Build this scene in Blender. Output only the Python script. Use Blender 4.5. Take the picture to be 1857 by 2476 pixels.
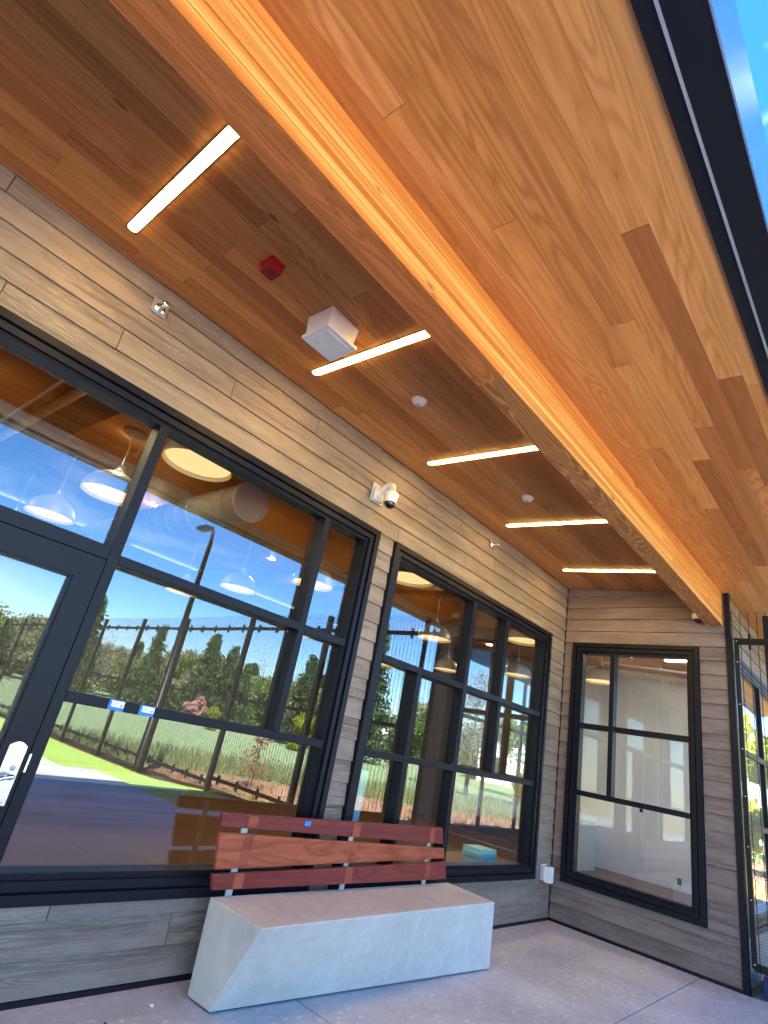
import bpy, bmesh, math, random
import numpy as np
from mathutils import Vector, Matrix

random.seed(7)
rng = np.random.default_rng(7)
scene = bpy.context.scene
for o in list(bpy.data.objects):
    bpy.data.objects.remove(o)
COL = scene.collection

# ------------------------------------------------------------------ camera
RC = ((0.63941281, -0.74614764, 0.18551269),
      (0.40605842, 0.12282687, -0.90555514),
      (0.65289189, 0.65435255, 0.38151661))
CAM = Vector((-7.149, -3.293, 1.432))
cd = bpy.data.cameras.new('camera')
cam = bpy.data.objects.new('camera', cd)
COL.objects.link(cam)
cx, cy, cz = Vector(RC[0]), Vector(RC[1]), Vector(RC[2])
M = Matrix((( cx.x, -cy.x, -cz.x, CAM.x),
            ( cx.y, -cy.y, -cz.y, CAM.y),
            ( cx.z, -cy.z, -cz.z, CAM.z),
            (0, 0, 0, 1)))
cam.matrix_world = M
cd.sensor_fit = 'HORIZONTAL'
cd.sensor_width = 36.0
cd.lens = 26.03
cd.clip_start = 0.02
cd.clip_end = 2000
scene.camera = cam

# ------------------------------------------------------------------ light
SUN_EL = math.radians(40)
SUN_AZ = math.radians(-35)          # from +Y towards +X
world = bpy.data.worlds.new('World')
scene.world = world
world.use_nodes = True
wn = world.node_tree
wn.nodes.clear()
wo = wn.nodes.new('ShaderNodeOutputWorld')
bg = wn.nodes.new('ShaderNodeBackground')
sky = wn.nodes.new('ShaderNodeTexSky')
sky.sky_type = 'NISHITA'
sky.sun_disc = False
sky.sun_elevation = SUN_EL
sky.sun_rotation = SUN_AZ
sky.altitude = 0
sky.air_density = 1.0
sky.dust_density = 0.0
sky.ozone_density = 4.0
# thin high cloud over the sky
tc = wn.nodes.new('ShaderNodeTexCoord')
mp = wn.nodes.new('ShaderNodeMapping')
mp.inputs['Scale'].default_value = (1.6, 1.6, 4.5)
cn = wn.nodes.new('ShaderNodeTexNoise')
cn.inputs['Scale'].default_value = 1.7
cn.inputs['Detail'].default_value = 7
cn.inputs['Roughness'].default_value = 0.62
cn.inputs['Distortion'].default_value = 0.5
cr = wn.nodes.new('ShaderNodeValToRGB')
cr.color_ramp.elements[0].position = 0.56
cr.color_ramp.elements[0].color = (0, 0, 0, 1)
cr.color_ramp.elements[1].position = 0.78
cr.color_ramp.elements[1].color = (0.28, 0.28, 0.28, 1)
cm = wn.nodes.new('ShaderNodeMixRGB')
cm.inputs[2].default_value = (9.0, 9.6, 10.5, 1)
wn.links.new(tc.outputs['Generated'], mp.inputs['Vector'])
wn.links.new(mp.outputs[0], cn.inputs['Vector'])
wn.links.new(cn.outputs['Fac'], cr.inputs['Fac'])
wn.links.new(cr.outputs['Color'], cm.inputs[0])
hs = wn.nodes.new('ShaderNodeHueSaturation')
hs.inputs['Saturation'].default_value = 1.28
hs.inputs['Hue'].default_value = 0.508
wn.links.new(sky.outputs[0], hs.inputs['Color'])
wn.links.new(hs.outputs[0], cm.inputs[1])
wn.links.new(cm.outputs[0], bg.inputs['Color'])
bg.inputs['Strength'].default_value = 0.08
wn.links.new(bg.outputs[0], wo.inputs['Surface'])

sd = bpy.data.lights.new('sun', 'SUN')
sd.energy = 5.0
sd.angle = math.radians(0.5)
sd.color = (1.0, 0.94, 0.84)
sun = bpy.data.objects.new('sun', sd)
COL.objects.link(sun)
sv = Vector((math.sin(SUN_AZ) * math.cos(SUN_EL), math.cos(SUN_AZ) * math.cos(SUN_EL), math.sin(SUN_EL)))
sun.rotation_euler = sv.to_track_quat('Z', 'Y').to_euler()
sun.location = sv * 60

vs = scene.view_settings
vs.view_transform = 'Standard'
vs.look = 'None'
vs.exposure = 3.5
vs.gamma = 1.0
vs.use_curve_mapping = False
scene.render.engine = 'CYCLES'
cy_ = scene.cycles
cy_.use_denoising = True
cy_.denoiser = 'OPENIMAGEDENOISE'
cy_.denoising_input_passes = 'RGB_ALBEDO_NORMAL'
cy_.denoising_prefilter = 'ACCURATE'
cy_.max_bounces = 10
cy_.diffuse_bounces = 5
cy_.glossy_bounces = 5
cy_.transmission_bounces = 6
cy_.transparent_max_bounces = 24
cy_.sample_clamp_indirect = 6.0
cy_.caustics_reflective = False
cy_.caustics_refractive = False

# ------------------------------------------------------------------ node helpers
class NT:
    def __init__(self, name):
        self.m = bpy.data.materials.new(name)
        self.m.use_nodes = True
        self.t = self.m.node_tree
        self.t.nodes.clear()
        self.out = self.t.nodes.new('ShaderNodeOutputMaterial')
    def n(self, typ, ins=None, **props):
        nd = self.t.nodes.new('ShaderNode' + typ)
        for k, v in props.items():
            setattr(nd, k, v)
        if ins:
            for k, v in ins.items():
                if isinstance(v, bpy.types.NodeSocket):
                    self.t.links.new(v, nd.inputs[k])
                else:
                    nd.inputs[k].default_value = v
        return nd
    def math(self, op, a, b=0.0, clamp=False):
        nd = self.n('Math', {0: a, 1: b}, operation=op)
        nd.use_clamp = clamp
        return nd.outputs[0]
    def mix(self, f, a, b, blend='MIX'):
        nd = self.n('MixRGB', {0: f, 1: a, 2: b}, blend_type=blend)
        return nd.outputs[0]
    def ramp(self, f, stops, interp='LINEAR'):
        nd = self.n('ValToRGB', {0: f})
        cr = nd.color_ramp
        cr.interpolation = interp
        while len(cr.elements) < len(stops):
            cr.elements.new(0.5)
        for e, (p, c) in zip(cr.elements, stops):
            e.position = p
            e.color = (c, c, c, 1) if isinstance(c, (int, float)) else (*c, 1)
        return nd.outputs[0]
    def mapped(self, scale, offset=None, src=None):
        if src is None:
            src = self.n('NewGeometry').outputs['Position']
        v = self.n('VectorMath', {0: src, 1: scale}, operation='MULTIPLY').outputs[0]
        if offset is not None:
            v = self.n('VectorMath', {0: v, 1: offset}, operation='ADD').outputs[0]
        return v
    def noise(self, vec, scale=1.0, detail=4.0, rough=0.55, dist=0.0):
        return self.n('TexNoise', {'Vector': vec, 'Scale': scale, 'Detail': detail, 'Roughness': rough,
                                   'Distortion': dist}).outputs['Fac']
    def bump(self, h, strength=0.3, dist=0.01):
        return self.n('Bump', {'Height': h, 'Strength': strength, 'Distance': dist}).outputs[0]
    def bsdf(self, color, rough=0.5, metal=0.0, normal=None, **kw):
        ins = {'Base Color': color, 'Roughness': rough, 'Metallic': metal}
        if normal is not None:
            ins['Normal'] = normal
        ins.update(kw)
        b = self.n('BsdfPrincipled', ins)
        self.t.links.new(b.outputs[0], self.out.inputs['Surface'])
        return b

def c4(c):
    return (c[0], c[1], c[2], 1.0)

def mat_plain(name, col, rough=0.5, metal=0.0, var=0.12, scale=40, bump=0.0, spec=0.5):
    k = NT(name)
    v = k.mapped((scale, scale, scale))
    f = k.noise(v, 1.0, 5)
    lo = c4([x * (1 - var) for x in col])
    hi = c4([x * (1 + var) for x in col])
    c = k.mix(f, lo, hi)
    r = k.math('ADD', k.math('MULTIPLY', f, 0.16), rough - 0.08)
    nm = k.bump(f, bump, 0.003) if bump else None
    k.bsdf(c, r, metal, nm, **{'Specular IOR Level': spec})
    return k.m

def mat_emit(name, col, strength):
    k = NT(name)
    e = k.n('Emission', {'Color': c4(col), 'Strength': strength})
    k.t.links.new(e.outputs[0], k.out.inputs['Surface'])
    if strength < 1: k.m.cycles.emission_sampling = 'NONE'
    return k.m

def mat_wood(name, stops, axis='X', contour=0.35, fine=0.3, freq=11.0, rough=0.45, knots=0.0,
             long=0.35, cross=4.2, bump=0.12, spec=0.35, tone_var=0.12):
    """Boards along `axis`; each object brings its own tone (object colour) and grain offset."""
    k = NT(name)
    oi = k.n('ObjectInfo')
    rnd = oi.outputs['Random']
    amt = k.math('ADD', k.math('MULTIPLY', k.math('FRACT', k.math('MULTIPLY', rnd, 7.31)), 1.1), 0.25)
    tone = k.n('SeparateColor', {0: oi.outputs['Color']}).outputs[0]
    off = k.n('CombineXYZ', {0: k.math('MULTIPLY', rnd, 57.0), 1: k.math('MULTIPLY', rnd, 31.0),
                             2: k.math('MULTIPLY', rnd, 83.0)}).outputs[0]
    def sc(l, c):
        return {'X': (l, c, c), 'Y': (c, l, c), 'Z': (c, c, l)}[axis]
    low = k.noise(k.mapped(sc(long, cross), off), 1.0, 2.0, 0.45, 0.15)
    rings = k.math('PINGPONG', k.math('MULTIPLY', low, freq), 0.5)
    ring = k.ramp(rings, [(0.0, 1.0), (0.10, 0.75), (0.30, 0.15), (0.5, 0.0)])
    fib = k.noise(k.mapped(sc(2.2, 110), off), 1.0, 4.0, 0.7)
    streak = k.noise(k.mapped(sc(0.5, 26), off), 1.0, 3.0, 0.6)
    base = k.ramp(tone, stops)
    blot = k.noise(k.mapped(sc(1.1, 5), off), 1.0, 3.0, 0.5)
    c = k.mix(k.math('MULTIPLY', k.ramp(blot, [(0.3, 0.0), (0.75, 1.0)]), tone_var), base, (0.20, 0.08, 0.025, 1))
    dark = k.mix(1.0, c, (0.52, 0.40, 0.30, 1), 'MULTIPLY')
    c = k.mix(k.math('MULTIPLY', k.math('MULTIPLY', ring, amt), contour, clamp=True), c, dark)
    c = k.mix(k.math('MULTIPLY', k.ramp(streak, [(0.42, 0.0), (0.72, 1.0)]), fine), c, dark)
    c = k.mix(k.math('MULTIPLY', k.ramp(fib, [(0.45, 0.0), (0.8, 1.0)]), fine * 0.8), c, dark)
    if knots:
        vo = k.n('TexVoronoi', {'Vector': k.mapped(sc(3.6, 10), off), 'Scale': 1.0, 'Randomness': 1.0})
        kn = k.ramp(vo.outputs['Distance'], [(0.0, 1.0), (0.12, 0.9), (0.20, 0.0)])
        cc = k.n('SeparateColor', {0: vo.outputs['Color']}).outputs[0]
        kn = k.math('MULTIPLY', kn, k.math('GREATER_THAN', cc, 1 - knots))
        c = k.mix(k.math('MULTIPLY', kn, 0.9), c, (0.16, 0.045, 0.012, 1))
    h = k.math('ADD', k.math('MULTIPLY', ring, -0.5), k.math('MULTIPLY', fib, 0.4))
    k.bsdf(c, rough, 0.0, k.bump(h, bump, 0.002), **{'Specular IOR Level': spec})
    return k.m

def mat_siding(name, lo, hi):
    k = NT(name)
    oi = k.n('ObjectInfo')
    rnd = oi.outputs['Random']
    off = k.n('CombineXYZ', {0: k.math('MULTIPLY', rnd, 57.0), 1: k.math('MULTIPLY', rnd, 31.0),
                             2: k.math('MULTIPLY', rnd, 83.0)}).outputs[0]
    low = k.noise(k.mapped((0.7, 0.7, 10.0), off), 1.0, 2.5, 0.5, 0.3)
    rings = k.math('PINGPONG', k.math('MULTIPLY', low, 34.0), 0.5)
    ring = k.ramp(rings, [(0.0, 1.0), (0.14, 0.6), (0.32, 0.1), (0.5, 0.0)])
    patch = k.ramp(k.noise(k.mapped((0.5, 0.5, 6.0), off), 1.3, 2.0), [(0.42, 0.0), (0.60, 1.0)])
    ring = k.math('MULTIPLY', ring, patch)
    fib = k.noise(k.mapped((5.0, 5.0, 150), off), 1.0, 4.0, 0.7)
    mott = k.noise(k.mapped((2.6, 2.6, 11), off), 1.0, 5.0, 0.6)
    c = k.mix(k.ramp(mott, [(0.3, 0.0), (0.72, 1.0)]), c4(lo), c4(hi))
    tone = k.math('ADD', k.math('MULTIPLY', rnd, 0.14), 0.92)
    hsv = k.n('HueSaturation', {'Value': tone, 'Color': c})
    c = hsv.outputs[0]
    dark = k.mix(1.0, c, (0.50, 0.46, 0.42, 1), 'MULTIPLY')
    c = k.mix(k.math('MULTIPLY', ring, 0.52), c, dark)
    c = k.mix(k.math('MULTIPLY', k.ramp(fib, [(0.45, 0.0), (0.75, 1.0)]), 0.38), c, dark)
    h = k.math('ADD', k.math('MULTIPLY', ring, -1.0), k.math('MULTIPLY', fib, 0.5))
    k.bsdf(c, 0.62, 0.0, k.bump(h, 0.75, 0.004), **{'Specular IOR Level': 0.35})
    return k.m

def mat_concrete(name, lo, hi, warm=None, blotch=1.2, bump=0.15, rough=0.75, speck=0.0):
    k = NT(name)
    a = k.noise(k.mapped((blotch,) * 3), 1.0, 6.0, 0.62, 0.4)
    b = k.noise(k.mapped((14,) * 3), 1.0, 5.0, 0.65)
    f = k.noise(k.mapped((160,) * 3), 1.0, 3.0, 0.6)
    c = k.mix(k.ramp(a, [(0.3, 0.0), (0.7, 1.0)]), c4(lo), c4(hi))
    c = k.mix(k.math('MULTIPLY', k.ramp(b, [(0.45, 0.0), (0.8, 1.0)]), 0.35), c, c4([x * 1.35 for x in hi]))
    c = k.mix(k.math('MULTIPLY', k.ramp(f, [(0.5, 0.0), (0.85, 1.0)]), 0.25), c, c4([x * 0.55 for x in lo]))
    if speck:
        vo = k.n('TexNoise', {'Vector': k.mapped((11, 22, 11)), 'Scale': 1.0, 'Detail': 6.0, 'Roughness': 0.75})
        sp = k.ramp(vo.outputs['Fac'], [(0.57, 0.0), (0.66, 1.0)])
        c = k.mix(k.math('MULTIPLY', sp, speck), c, c4([x * 1.6 for x in hi]))
    vp = k.n('TexVoronoi', {'Vector': k.mapped((26,) * 3), 'Scale': 1.0, 'Randomness': 1.0})
    vr = k.n('SeparateColor', {0: vp.outputs['Color']}).outputs[0]
    pit = k.math('MULTIPLY', k.ramp(vp.outputs['Distance'], [(0.0, 1.0), (0.09, 0.8), (0.14, 0.0)]), k.math('GREATER_THAN', vr, 0.72))
    c = k.mix(k.math('MULTIPLY', pit, 0.55), c, c4([x * 0.4 for x in lo]))
    h = k.math('ADD', k.math('MULTIPLY', b, 0.6), k.math('MULTIPLY', f, 0.4))
    h = k.math('SUBTRACT', h, pit)
    k.bsdf(c, rough, 0.0, k.bump(h, bump, 0.004), **{'Specular IOR Level': 0.3})
    return k.m

def mat_glass(name, refl, tint):
    k = NT(name)
    g = k.n('BsdfGlossy', {'Color': (0.93, 0.97, 1.0, 1), 'Roughness': 0.0})
    t = k.n('BsdfTransparent', {'Color': c4(tint)})
    fc = k.n('LayerWeight', {'Blend': 0.5}).outputs['Facing']
    fr = k.math('ADD', k.math('MULTIPLY', k.math('POWER', fc, 5.0), 0.96), 0.034)
    wv = k.noise(k.mapped((1.3, 1.3, 1.3)), 1.0, 1.0)
    nm = k.bump(wv, 0.012, 0.05)
    k.t.links.new(nm, g.inputs['Normal'])
    fac = k.math('ADD', fr, refl, clamp=True)
    mx = k.n('MixShader', {0: fac})
    k.t.links.new(t.outputs[0], mx.inputs[1])
    k.t.links.new(g.outputs[0], mx.inputs[2])
    k.t.links.new(mx.outputs[0], k.out.inputs['Surface'])
    return k.m

def mat_leaf(name, a, b, trans=0.35):
    k = NT(name)
    r = k.n('NewGeometry').outputs['Random Per Island']
    nz = k.noise(k.mapped((0.8,) * 3), 1.0, 3.0)
    c = k.mix(k.math('ADD', k.math('MULTIPLY', r, 0.6), k.math('MULTIPLY', nz, 0.4)), c4(a), c4(b))
    d = k.n('BsdfDiffuse', {'Color': c})
    t = k.n('BsdfTranslucent', {'Color': c})
    mx = k.n('MixShader', {0: trans})
    k.t.links.new(d.outputs[0], mx.inputs[1])
    k.t.links.new(t.outputs[0], mx.inputs[2])
    k.t.links.new(mx.outputs[0], k.out.inputs['Surface'])
    return k.m

# ------------------------------------------------------------------ materials
STOPS = [(0.0, (0.40, 0.130, 0.036)), (0.35, (0.58, 0.225, 0.062)), (0.6, (0.71, 0.298, 0.083)), (1.0, (0.78, 0.365, 0.115))]
M_soffit = mat_wood('soffit_wood', STOPS, contour=0.50, fine=0.50, freq=17, rough=0.42, cross=5.0, long=0.5, tone_var=0.2, knots=0.02)
M_beam = mat_wood('glulam_side', [(0.0, (0.56, 0.165, 0.030)), (0.35, (0.72, 0.27, 0.058)), (0.7, (0.79, 0.345, 0.085)), (1.0, (0.84, 0.45, 0.145))],
                  contour=0.7, fine=0.85, freq=9, long=0.12, cross=12, knots=0.30, rough=0.45)
M_beamlow = mat_wood('glulam_soffit', [(0.0, (0.62, 0.205, 0.055)), (0.5, (0.62, 0.27, 0.09)), (1.0, (0.60, 0.31, 0.115))],
                     contour=2.2, fine=0.55, freq=26, long=0.6, cross=5.5, rough=0.5)
M_slat = mat_wood('ipe_wood', [(0.0, (0.20, 0.036, 0.034)), (0.5, (0.26, 0.046, 0.036)), (1.0, (0.44, 0.11, 0.05))],
                  contour=0.6, fine=0.5, freq=10, long=0.9, cross=6, rough=0.5, bump=0.25, spec=0.22)
M_intwood = mat_wood('interior_ceiling_wood', [(0.0, (0.55, 0.19, 0.055)), (0.5, (0.66, 0.255, 0.075)), (1.0, (0.74, 0.32, 0.10))],
                     contour=0.3, fine=0.4, rough=0.4)
M_desk = mat_wood('walnut_veneer', [(0.0, (0.20, 0.088, 0.042)), (1.0, (0.36, 0.165, 0.080))], contour=0.4, fine=0.8, freq=16,
                  long=0.2, cross=14, rough=0.45)
M_floor = mat_wood('floor_plank', [(0.0, (0.13, 0.068, 0.042)), (0.5, (0.16, 0.088, 0.056)), (1.0, (0.19, 0.108, 0.07))], axis='X',
                   contour=0.25, fine=0.5, rough=0.35)
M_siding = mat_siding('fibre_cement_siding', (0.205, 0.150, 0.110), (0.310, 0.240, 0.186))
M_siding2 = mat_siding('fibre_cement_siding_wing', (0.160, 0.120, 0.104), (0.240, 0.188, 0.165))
M_core = mat_plain('weather_barrier', (0.02, 0.02, 0.02), 0.9)
M_black = mat_plain('black_powder_coat', (0.0050, 0.0055, 0.0100), 0.42, 0.0, 0.15, 30, 0.05, 0.22)
M_blackmetal = mat_plain('black_flashing', (0.004, 0.0045, 0.0075), 0.45, 0.0, 0.1, 8, 0.0, 0.3)
M_fence = mat_plain('black_fence_steel', (0.007, 0.0065, 0.007), 0.45, 0.0, 0.2, 30, 0.0, 0.35)
M_gutter = mat_plain('gutter_steel', (0.46, 0.50, 0.56), 0.14, 0.95, 0.03, 3)
M_slab = mat_concrete('patio_concrete', (0.365, 0.345, 0.33), (0.56, 0.535, 0.515), speck=0.55, blotch=0.9, bump=0.25)
M_path = mat_concrete('path_concrete', (0.62, 0.61, 0.58), (0.72, 0.71, 0.68), blotch=0.5)
M_bench = mat_concrete('cast_concrete', (0.45, 0.425, 0.375), (0.59, 0.56, 0.50), blotch=2.2, bump=0.08, rough=0.55)
M_white = mat_plain('white_plastic', (0.72, 0.70, 0.68), 0.35, 0, 0.03, 20)
M_whitemetal = mat_plain('white_enamel', (0.74, 0.72, 0.68), 0.3, 0, 0.03, 20)
M_grey = mat_plain('grey_plastic', (0.40, 0.41, 0.43), 0.4, 0, 0.05, 20)
M_red = mat_plain('red_enamel', (0.42, 0.012, 0.02), 0.35, 0, 0.1, 40)
M_darkred = mat_plain('red_grille_shadow', (0.10, 0.006, 0.01), 0.6, 0, 0.1, 40)
M_lens = mat_plain('smoked_dome', (0.006, 0.006, 0.007), 0.06, 0, 0.0, 10, 0, 0.8)
M_steel = mat_plain('brushed_steel', (0.62, 0.63, 0.65), 0.28, 1.0, 0.05, 60, 0.05)
M_chrome = mat_plain('chrome', (0.75, 0.74, 0.70), 0.1, 1.0, 0.02, 20)
M_bracket = mat_plain('galvanised_flat_bar', (0.48, 0.50, 0.52), 0.4, 0.7, 0.1, 60)
M_drywall = mat_plain('drywall_paint', (0.66, 0.72, 0.75), 0.8, 0, 0.03, 3)
M_backwall = mat_plain('darkened_drywall', (0.10, 0.075, 0.055), 0.7, 0, 0.08, 3)  # drywall with the dimness of the deep room put into its colour
M_cab = mat_plain('cream_cabinet', (0.55, 0.53, 0.40), 0.5, 0, 0.04, 6)
M_counter = mat_plain('grey_countertop', (0.36, 0.38, 0.44), 0.3, 0, 0.06, 20)
M_linear = mat_emit('lit_linear_lens', (1.0, 0.62, 0.17), 6.8)
M_linear2 = mat_emit('lit_interior_lens', (1.0, 0.97, 0.92), 10.0)
M_down = mat_emit('lit_downlight_lens', (1.0, 0.76, 0.44), 80.0)
M_pend_in = mat_plain('pendant_lining', (0.80, 0.72, 0.55), 0.6, 0, 0.02, 10)
M_pend_lens = mat_emit('lit_pendant_lens', (1.0, 0.60, 0.27), 0.16)
M_pend_out = mat_plain('pendant_shell', (0.30, 0.27, 0.22), 0.4, 0, 0.03, 10)
M_duct = mat_plain('painted_duct', (0.36, 0.36, 0.33), 0.5, 0.1, 0.05, 10)
M_blue = mat_plain('blue_tape', (0.02, 0.19, 0.72), 0.5, 0, 0.05, 50)
M_paper = mat_plain('white_paper', (0.80, 0.81, 0.83), 0.6, 0, 0.05, 80)
M_ink = mat_plain('grey_print', (0.25, 0.27, 0.32), 0.7)
M_cyan = mat_plain('pale_cyan_cover', (0.45, 0.80, 0.85), 0.5, 0, 0.04, 30)
M_board = mat_plain('pale_blue_board', (0.50, 0.68, 0.74), 0.35, 0, 0.05, 8)
M_bluetarp = mat_plain('dark_blue_vinyl', (0.02, 0.05, 0.22), 0.4, 0, 0.15, 14, 0.1)
M_roof = mat_plain('roof_membrane', (0.10, 0.10, 0.11), 0.8)
M_glass = mat_glass('coated_glass', 0.066, (0.90, 0.94, 0.92))
M_glass2 = mat_glass('side_window_glass', 0.040, (0.975, 0.985, 0.98))
M_glass3 = mat_glass('clear_wing_glass', 0.0, (0.98, 0.99, 0.985))
M_trunk = mat_plain('bark', (0.11, 0.085, 0.065), 0.9, 0, 0.3, 12, 0.4)
M_conifer = mat_leaf('conifer_needles', (0.030, 0.060, 0.030), (0.115, 0.165, 0.085), 0.2)
M_olive = mat_leaf('olive_foliage', (0.15, 0.17, 0.08), (0.44, 0.43, 0.24), 0.35)
M_green = mat_leaf('green_foliage', (0.065, 0.12, 0.035), (0.21, 0.31, 0.10), 0.35)
M_yellow = mat_leaf('yellow_green_foliage', (0.22, 0.26, 0.030), (0.42, 0.44, 0.075), 0.45)
M_twig = mat_leaf('bare_twigs', (0.16, 0.14, 0.11), (0.34, 0.30, 0.25), 0.1)
M_pink = mat_leaf('pink_blossom', (0.50, 0.24, 0.24), (0.66, 0.38, 0.36), 0.3)
M_grassblade = mat_leaf('grass_blades', (0.20, 0.23, 0.09), (0.36, 0.37, 0.19), 0.4)
M_straw = mat_leaf('straw_blades', (0.34, 0.26, 0.10), (0.50, 0.40, 0.19), 0.4)
M_redleaf = mat_leaf('rusty_foliage', (0.26, 0.12, 0.08), (0.42, 0.24, 0.16), 0.3)
M_housewall = mat_plain('white_clapboard', (0.72, 0.72, 0.70), 0.7, 0, 0.03, 2)
M_houseroof = mat_plain('grey_shingle', (0.16, 0.16, 0.17), 0.8, 0, 0.1, 4)

def mat_lawn():
    k = NT('lawn_turf')
    a = k.noise(k.mapped((0.7,) * 3), 1.0, 4.0)
    b = k.noise(k.mapped((60, 60, 60)), 1.0, 3.0, 0.7)
    c = k.mix(a, (0.42, 0.60, 0.11, 1), (0.52, 0.68, 0.18, 1))
    c = k.mix(k.math('MULTIPLY', b, 0.5), c, (0.10, 0.20, 0.02, 1))
    k.bsdf(c, 0.9, 0.0, k.bump(b, 0.8, 0.02), **{'Specular IOR Level': 0.1})
    return k.m
M_lawn = mat_lawn()

def mat_mulch():
    k = NT('bark_mulch')
    b = k.noise(k.mapped((30, 30, 30)), 1.0, 5.0, 0.75)
    c = k.mix(k.ramp(b, [(0.35, 0.0), (0.7, 1.0)]), (0.045, 0.028, 0.018, 1), (0.17, 0.10, 0.065, 1))
    k.bsdf(c, 0.95, 0.0, k.bump(b, 1.0, 0.03), **{'Specular IOR Level': 0.1})
    return k.m
M_mulch = mat_mulch()

def mat_meadow():
    k = NT('meadow_ground')
    pos = k.n('NewGeometry').outputs['Position']
    sp = k.n('SeparateXYZ', {0: pos})
    wob = k.noise(k.mapped((0.16, 0.16, 0.16)), 1.0, 5.0, 0.65)
    v = k.math('SUBTRACT', k.math('MULTIPLY', sp.outputs[0], 0.35), sp.outputs[1])
    v = k.math('ADD', v, k.math('MULTIPLY', k.math('SUBTRACT', wob, 0.5), 6.0))
    f = k.math('DIVIDE', v, 40.0, clamp=True)
    fine = k.noise(k.mapped((5, 5, 5)), 1.0, 5.0, 0.7)
    c = k.ramp(f, [(0.0, (0.50, 0.40, 0.19)), (0.235, (0.56, 0.44, 0.21)), (0.265, (0.52, 0.29, 0.19)), (0.345, (0.48, 0.29, 0.18)),
                   (0.375, (0.22, 0.32, 0.09)), (0.45, (0.25, 0.35, 0.12)), (0.52, (0.30, 0.40, 0.19)), (1.0, (0.33, 0.42, 0.23))])
    c = k.mix(k.math('MULTIPLY', k.ramp(fine, [(0.4, 0.0), (0.75, 1.0)]), 0.4), c,
              k.mix(1.0, c, (0.5, 0.5, 0.42, 1), 'MULTIPLY'))
    k.bsdf(c, 0.95, 0.0, k.bump(fine, 0.6, 0.08), **{'Specular IOR Level': 0.1})
    return k.m
M_meadow = mat_meadow()

# ------------------------------------------------------------------ object helpers
def tag(o, label=None, cat=None, group=None, kind=None):
    if label: o['label'] = label
    if cat: o['category'] = cat
    if group: o['group'] = group
    if kind: o['kind'] = kind
    return o

def thing(name, label, cat, loc=(0, 0, 0), group=None, rot=None):
    o = bpy.data.objects.new(name, None)
    o.empty_display_size = 0.1
    COL.objects.link(o)
    o.location = loc
    if rot: o.rotation_euler = rot
    return tag(o, label, cat, group)

def obj(name, bm, mat, parent=None, smooth=False, world=True, tone=None, origin=None):
    """Link bm as one mesh object. World-space vertices are moved into the parent's space."""
    me = bpy.data.meshes.new(name)
    off = None
    if parent is not None and world:
        p = parent
        off = Vector((0, 0, 0))
        while p is not None:
            off += p.location
            p = p.parent
        bmesh.ops.translate(bm, verts=bm.verts, vec=-off)
    elif origin is not None:
        bmesh.ops.translate(bm, verts=bm.verts, vec=-Vector(origin))
    bm.normal_update()
    bm.to_mesh(me)
    bm.free()
    for m in (mat if isinstance(mat, (list, tuple)) else [mat]):
        me.materials.append(m)
    if smooth:
        me.polygons.foreach_set('use_smooth', [True] * len(me.polygons))
    o = bpy.data.objects.new(name, me)
    COL.objects.link(o)
    if parent is not None:
        o.parent = parent
    elif origin is not None:
        o.location = origin
    if tone is not None:
        o.color = (tone, tone, tone, 1)
    return o

def centre_origin(o):
    """Put a board's origin at its own middle."""
    me = o.data
    n = len(me.vertices)
    co = np.empty(n * 3)
    me.vertices.foreach_get('co', co)
    co = co.reshape(-1, 3)
    c = (co.min(0) + co.max(0)) / 2
    me.vertices.foreach_set('co', (co - c).ravel())
    o.location = Vector(o.location) + Vector(c)
    return o

def add_hexa(bm, p, mi=0):
    v = [bm.verts.new(q) for q in p]
    for f in ((0, 3, 2, 1), (4, 5, 6, 7), (0, 1, 5, 4), (1, 2, 6, 5), (2, 3, 7, 6), (3, 0, 4, 7)):
        fc = bm.faces.new([v[i] for i in f])
        fc.material_index = mi
    return v

def add_box(bm, x0, x1, y0, y1, z0, z1, mi=0):
    return add_hexa(bm, [(x0, y0, z0), (x1, y0, z0), (x1, y1, z0), (x0, y1, z0),
                         (x0, y0, z1), (x1, y0, z1), (x1, y1, z1), (x0, y1, z1)], mi)

def box(*a):
    bm = bmesh.new()
    add_box(bm, *a)
    return bm

def bevel(bm, w=0.005, seg=2, ang=30):
    es = [e for e in bm.edges if len(e.link_faces) == 2 and e.calc_face_angle(0) > math.radians(ang)]
    bmesh.ops.bevel(bm, geom=es, offset=w, segments=seg, affect='EDGES', profile=0.5)
    return bm

def add_tube(bm, pts, r, n=8, caps=True, mi=0):
    pts = [Vector(p) for p in pts]
    rs = r if isinstance(r, (list, tuple)) else [r] * len(pts)
    rings = []
    for i, p in enumerate(pts):
        d = (pts[min(i + 1, len(pts) - 1)] - pts[max(i - 1, 0)]).normalized()
        a = d.cross(Vector((0, 0, 1)))
        if a.length < 1e-3: a = d.cross(Vector((1, 0, 0)))
        a.normalize()
        b = d.cross(a).normalized()
        rings.append([bm.verts.new(p + rs[i] * (math.cos(t) * a + math.sin(t) * b))
                      for t in [2 * math.pi * q / n for q in range(n)]])
    for A, B in zip(rings, rings[1:]):
        for q in range(n):
            f = bm.faces.new((A[q], A[(q + 1) % n], B[(q + 1) % n], B[q]))
            f.material_index = mi
    if caps:
        bm.faces.new(rings[0]).material_index = mi
        bm.faces.new(rings[-1][::-1]).material_index = mi

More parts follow.
